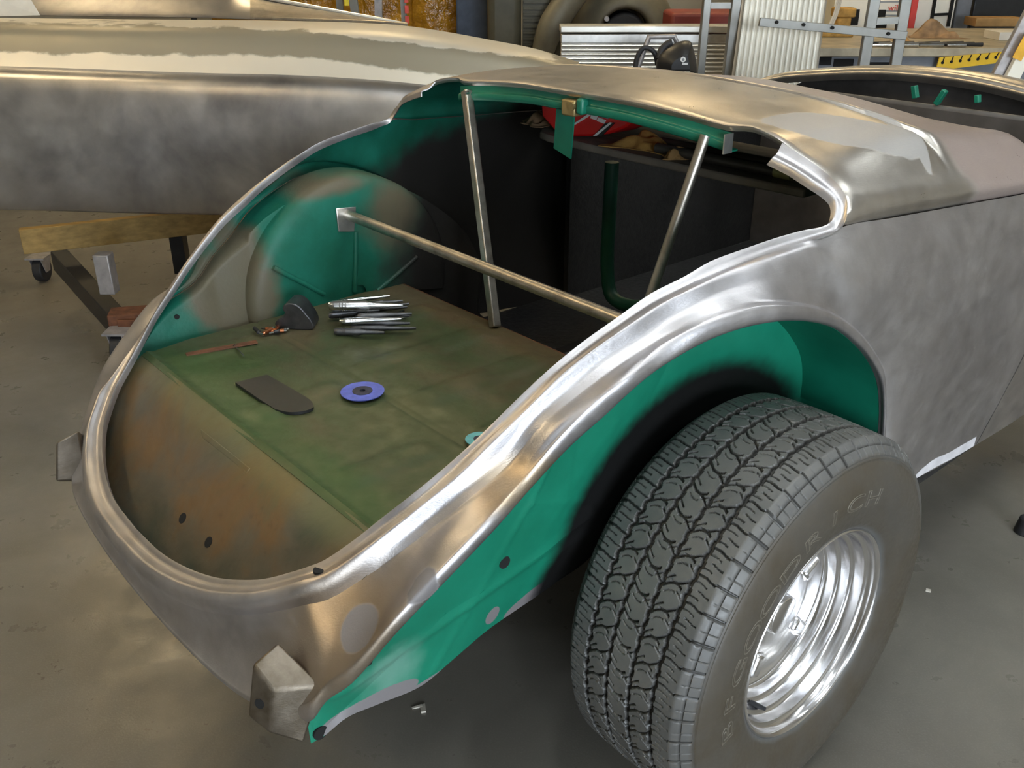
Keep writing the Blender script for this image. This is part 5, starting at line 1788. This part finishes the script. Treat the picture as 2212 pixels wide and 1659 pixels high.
# aluminium frame with two uprights, and the corrugated sheet leaning on it
FB = (0.95, 4.62, 0)
FR = room_thing('aluminium_trestle', FB, 'aluminium upright trestle with rungs left of the corrugated sheet', 'trestle')
for (a, b, wd) in (((0.88, 4.6, 0.972), (0.883, 4.6, 1.252), 0.034), ((1.007, 4.6, 0.952), (1.015, 4.6, 1.252), 0.040)):
    a, b = Vector(a), Vector(b)
    t = (b - a) / (b.z - a.z)
    lo, hi = a + t * (0 - a.z) * 1.0, a + t * (1.9 - a.z)
    mb = RM(FB)
    mb.bar(lo, hi, wd, 0.05, (0, 1, 0))
    mb.put('upright', M['alu'], FR, bevel=0.003)
for z in (1.229, 0.9, 0.6, 0.3, 1.55):
    mb = RM(FB)
    mb.box(0.87 + (0.02 if z > 1 else 0), 1.03, 4.59, 4.62, z - 0.013, z + 0.013)
    mb.put('rung', M['alu'], FR)
SBs = (1.2, 4.5, 0)
bl_, tl_, tr_, br_ = [Vector(p) for p in [(1.009, 4.5, 0.933), (1.036, 4.56, 1.254), (1.42, 4.56, 1.254), (1.402, 4.5, 0.933)]]
mb = RM(SBs)
nrib = 16
up = (tl_ - bl_) / (tl_.z - bl_.z)
upr = (tr_ - br_) / (tr_.z - br_.z)
verts, faces = [], []
steps = nrib * 8
for i in range(steps + 1):
    w = i / steps
    for zz in (0.02, 0.6, 1.0, 1.4, 2.0):
        pa = bl_ + up * (zz - bl_.z)
        pb = br_ + upr * (zz - br_.z)
        p = pa.lerp(pb, w)
        p.y += 0.016 * abs(math.cos(math.pi * nrib * w)) ** 0.7
        verts.append(p)
for i in range(steps):
    for j in range(4):
        a = i * 5 + j
        faces.append((a, a + 5, a + 6, a + 1))
mb.add(verts, faces)
o = mb.alone('corrugated_sheet', M['alu_ribbed'], 'upright corrugated aluminium sheet leaning behind the car', 'metal sheet')
o.modifiers.new('thickness', 'SOLIDIFY').thickness = 0.002

# aluminium ladder with the long strut
AL = (1.85, 4.32, 0)
AA_ = room_thing('aluminium_ladder', AL, 'aluminium ladder with drilled strut right of the corrugated sheet', 'ladder')
for (a, b) in (((1.53, 4.3, 0.996), (1.535, 4.3, 1.269)), ((1.669, 4.3, 0.996), (1.667, 4.3, 1.269))):
    a, b = Vector(a), Vector(b)
    t = (b - a) / (b.z - a.z)
    mb = RM(AL)
    mb.bar(a + t * (0 - a.z), a + t * (1.9 - a.z), 0.045, 0.03, (0, 1, 0))
    mb.put('rail', M['alu'], AA_, bevel=0.003)
for (a, b) in (((1.543, 4.3, 1.185), (1.669, 4.3, 1.19)), ((1.519, 4.3, 0.689), (1.664, 4.3, 0.696))):
    mb = RM(AL)
    mb.bar(a, b, 0.028, 0.028, (0, 1, 0))
    mb.put('rung', M['alu'], AA_)
mb = RM(AL)
sa, sb = Vector((1.052, 4.28, 1.184)), Vector((1.688, 4.28, 1.129))
mb.bar(sa, sb, 0.034, 0.02, (0, 1, 0))
STR = mb.put('strut', M['alu'], AA_, bevel=0.002)
for (px) in [(1.123, 4.265, 1.184), (1.238, 4.265, 1.174), (1.362, 4.265, 1.162), (1.604, 4.265, 1.138)]:
    mb = RM(AL)
    mb.tube([(px[0], 4.258, px[2]), (px[0], 4.272, px[2])], 0.007, 10)
    mb.put('bolt_hole', M['near_black'], STR)

# workbench
BB = (2.6, 6.0, 0)
BE = room_thing('workbench', BB, 'long workbench with cluttered top at the right rear', 'workbench')
mb = RM(BB)
mb.box(1.75, 3.9, 5.95, 7.3, 0.86, 0.91)
mb.put('bench_top', M['bench_top'], BE, bevel=0.004)
mb = RM(BB)
mb.box(1.78, 3.85, 6.0, 6.04, 0.0, 0.86)
FP = mb.put('front_panel', M['bench_grey'], BE)
for (u, w, z, hh) in [(1.901, 0.07, 0.835, 0.055), (2.012, 0.12, 0.821, 0.045), (2.221, 0.14, 0.803, 0.04)]:
    mb = RM(BB)
    mb.box(u - w / 2, u + w / 2, 5.994, 6.0, z - hh / 2, z + hh / 2)
    mb.put('slot', M['near_black'], FP, smooth=False)
mb = RM(BB)
mb.box(1.78, 3.85, 6.5, 7.25, 0.1, 0.86)
mb.put('cupboard', M['bench_grey'], BE)
YB = (2.787, 5.93, 0.837)
mb = RM(YB)
q = [Vector(p) for p in [(2.551, 5.93, 0.782), (2.901, 5.93, 0.824), (2.936, 5.93, 0.89), (2.561, 5.93, 0.858)]]
mb.hexa(q, [p + Vector((0, 0.012, 0)) for p in q])
YO = mb.alone('yellow_rack', M['yellow_paint'], 'yellow slotted tool rack on the front edge of the workbench', 'rack', bevel=0.001)
for k in range(7):
    t = (k + 0.5) / 7
    a = q[3].lerp(q[2], t)
    b = a.lerp(q[0].lerp(q[1], t), 0.42)
    mb = RM(YB)
    mb.bar(a + Vector((0, -0.002, 0)), b + Vector((0, -0.002, 0)), 0.006, 0.003, (0, 1, 0))
    mb.tube([b + Vector((0, -0.0035, 0)), b], 0.009, 10)
    mb.put('slot', M['near_black'], YO, smooth=False)

TOPZ = 0.911
random.seed(11)


def on_bench(name, build, mat, label, cat, pos, group=None, **k):
    b = RM((pos[0], pos[1], TOPZ))
    build(b, pos[0], pos[1])
    return b.alone(name, M[mat], label, cat, group, **k)


def heap_room(sx, sy, sz, seed):
    def f(b, u, d):
        h = heap_mesh(sx, sy, sz, seed)
        b.add([(v[0] + u, v[1] + d, v[2] + TOPZ) for v in h.v], h.f)
    return f


def bx(w, dp, hh):
    return lambda b, u, d: b.box(u - w / 2, u + w / 2, d - dp / 2, d + dp / 2, TOPZ, TOPZ + hh)


P = (2.796, 6.618, 0.911)
on_bench('canvas_cloth', heap_room(0.15, 0.11, 0.15, 4), 'cloth_brown', 'brown canvas cloth heaped on the workbench', 'cloth', P)
P = (2.496, 6.372, 0.911)
on_bench('paper_bag', heap_room(0.05, 0.05, 0.07, 9), 'cardboard', 'small tan paper lying left of the brown cloth on the workbench', 'paper', (P[0] - 0.02, P[1] + 0.0))
P = (3.601, 7.517, 0.911)
on_bench('cardboard_box', bx(0.36, 0.2, 0.06), 'cardboard', 'flat cardboard box at the back of the workbench', 'box', P, bevel=0.003)
P = (3.263, 6.493, 0.911)
on_bench('paper_stack', bx(0.30, 0.22, 0.05), 'paper_white', 'pale stack of papers at the right end of the workbench', 'papers', P, bevel=0.002)
P = (2.148, 6.682, 0.911)
on_bench('foam_pad', bx(0.22, 0.14, 0.04), 'cloth_gold', 'yellow pad on the workbench beside the corrugated sheet', 'pad', P, bevel=0.006)
for k in range(16):
    px = 1905 + k * 12.5
    y = 100 + (k % 3) * 3
    P = [((2.219, 6.008, 0.911)), ((2.778, 6.008, 0.911))]
    t = k / 15
    u = P[0][0] + (P[1][0] - P[0][0]) * t
    d = 5.975 + 0.045 * ((k * 3) % 4)
    a = random.uniform(-0.15, 0.15)
    L = random.uniform(0.05, 0.075)
    zz = TOPZ + 0.012
    b = RM((u, d, TOPZ))
    b.tube([(u - L * math.cos(a), d - L * math.sin(a) * 0.3, zz), (u + L * math.cos(a), d + L * math.sin(a) * 0.3, zz)], [0.008, 0.012], 8)
    b.alone('hand_tool', M[('chrome', 'black_paint', 'dark_steel', 'black_paint')[k % 4]], 'slim hand tool in the loose row along the workbench front', 'tool', 'hand tools along the workbench front')

# behind the bench
WC = (2.25, 7.4, 0)
CAB = room_thing('white_cabinet', WC, 'white cabinet with red edge and dark panes behind the workbench', 'cabinet')
cu0, cu1 = 2.356, 2.906
mb = RM(WC)
mb.box(cu0, cu1, 7.4, 7.8, 0, 1.9)
mb.put('body', M['white_paint'], CAB, bevel=0.006)
mb = RM(WC)
mb.box(cu1, cu1 + 0.045, 7.36, 7.8, 0, 1.9)
mb.put('red_edge', M['red_paint'], CAB, bevel=0.004)
for (a, b, c, d) in [(2.634, 2.736, 0.975, 1.029), (2.49, 2.544, 0.924, 1.032), (2.634, 2.757, 0.892, 0.931)]:
    mb = RM(WC)
    mb.box(a, b, 7.39, 7.402, c, d)
    mb.put('dark_pane', M['near_black'], CAB, smooth=False)
for z in [1.082, 1.02, 0.991]:
    mb = RM(WC)
    mb.box(cu1 - 0.22, cu1 - 0.03, 7.392, 7.402, z - 0.004, z + 0.004)
    mb.put('printed_line', M['graphic_grey'], CAB, smooth=False)
tx = bpy.data.curves.new('lettering', 'FONT')
tx.body = 'wilwood'
tx.size = 0.062
tx.extrude = 0.001
to = bpy.data.objects.new('tmp', tx)
COL.objects.link(to)
tme = bpy.data.meshes.new_from_object(to.evaluated_get(bpy.context.evaluated_depsgraph_get()))
bpy.data.objects.remove(to)
tme.transform(Matrix.Rotation(math.pi / 2, 4, 'X'))
lo_ = finish('lettering', tme, M['label_red'], CAB, False)
lp_ = (2.748, 7.388, 1.042)
lo_.location = (lp_[0] - WC[0], lp_[1] - WC[1], lp_[2] - 0.02)

FRB = (2.9, 7.6, 0)
FRG = room_thing('white_locker', FRB, 'white locker with dark open frame behind the brown cloth', 'locker')
f0, f1 = 3.013, 3.326
mb = RM(FRB)
mb.box(f0, f1, 7.6, 8.1, 0, 1.9)
mb.put('body', M['white_paint'], FRG, bevel=0.006)
for (a, b) in [((3.16, 7.58, 0.939), (3.16, 7.58, 1.084)), ((3.292, 7.58, 0.939), (3.291, 7.58, 1.084)), ((3.162, 7.58, 0.981), (3.289, 7.58, 0.987))]:
    mb = RM(FRB)
    a, b = Vector(a), Vector(b)
    if abs(a.z - b.z) > 0.05:
        t = (b - a) / (b.z - a.z)
        a, b = a + t * (0.9 - a.z), a + t * (1.8 - a.z)
    mb.bar(a, b, 0.018, 0.02, (0, 1, 0))
    mb.put('frame_bar', M['near_black'], FRG)
mb = RM((3.25, 7.8, 0))
mb.box(3.428, 3.543, 7.8, 8.0, 0, 1.9)
mb.alone('grey_column', M['bench_grey'], 'narrow grey steel column right of the white locker', 'column', bevel=0.01)
mb = RM((3.9, 8.0, 0))
mb.box(3.648, 4.6, 8.0, 8.6, 0, 2.0)
mb.alone('dark_cupboard', M['black_paint'], 'tall black cupboard at the top right corner', 'cupboard', bevel=0.01)
# cable drop and yellow tool by the cabinet
P = (2.265, 6.9, 1.046)
mb = RM((P[0], 6.9, TOPZ))
mb.box(P[0] - 0.045, P[0] + 0.05, 6.86, 6.94, TOPZ, P[2] - 0.03)
mb.box(P[0] - 0.07, P[0] + 0.07, 6.84, 6.96, P[2] - 0.03, P[2] + 0.03)
mb.alone('yellow_tool', M['cloth_gold'], 'yellow and black tool standing on the bench by the white cabinet', 'tool', bevel=0.01)
for k, off in enumerate((0, 9, 18)):
    pts = crom([(2.082, 6.6, 0.981), (2.103, 6.6, 1.044), (2.113, 6.6, 1.1), (2.121, 6.6, 1.167), (2.126, 6.6, 1.25)], 4)
    mb = RM(tuple(pts[0]))
    mb.tube([p + Vector((0.018 * k, 0.02 * k, 0)) for p in pts], 0.006, 8)
    mb.alone('air_hose', M['paper_white'], 'thin pale hose hanging behind the bench beside the corrugated sheet', 'hose', 'pale hoses behind the bench')

# step ladder at the right edge
RL = (2.25, 4.42, 0)
RLT = room_thing('step_ladder', RL, 'white and grey step ladder with orange label at the right edge', 'ladder')
a, b = Vector((2.172, 4.4, 0.932)), Vector((2.248, 4.4, 1.166))
t = (b - a) / (b.z - a.z)
t.x *= 1.0
mb = RM(RL)
mb.bar(a + t * (0.5 - a.z), a + t * (1.7 - a.z), 0.062, 0.03, (0, 1, 0))
mb.put('rail', M['galvanised'], RLT, bevel=0.003)
a, b = Vector((2.213, 4.36, 0.926)), Vector((2.277, 4.36, 1.131))
t = (b - a) / (b.z - a.z)
mb = RM(RL)
mb.bar(a + t * (0.5 - a.z), a + t * (1.7 - a.z), 0.062, 0.03, (0, 1, 0))
RR = mb.put('rail', M['white_paint'], RLT, bevel=0.003)
c0, c1 = Vector((2.213, 4.34, 1.026)), Vector((2.248, 4.34, 1.127))
mb = RM(RL)
mb.bar(c0, c1, 0.045, 0.004, (0, 1, 0))
mb.put('orange_label', M['label_orange'], RR, smooth=False)
lo0 = a + t * (0.5 - a.z)
mb = RM(RL)
mb.bar(lo0, (lo0.x - 0.15, 4.36, 0), 0.06, 0.03, (0, 1, 0))
mb.put('rail', M['white_paint'], RLT)
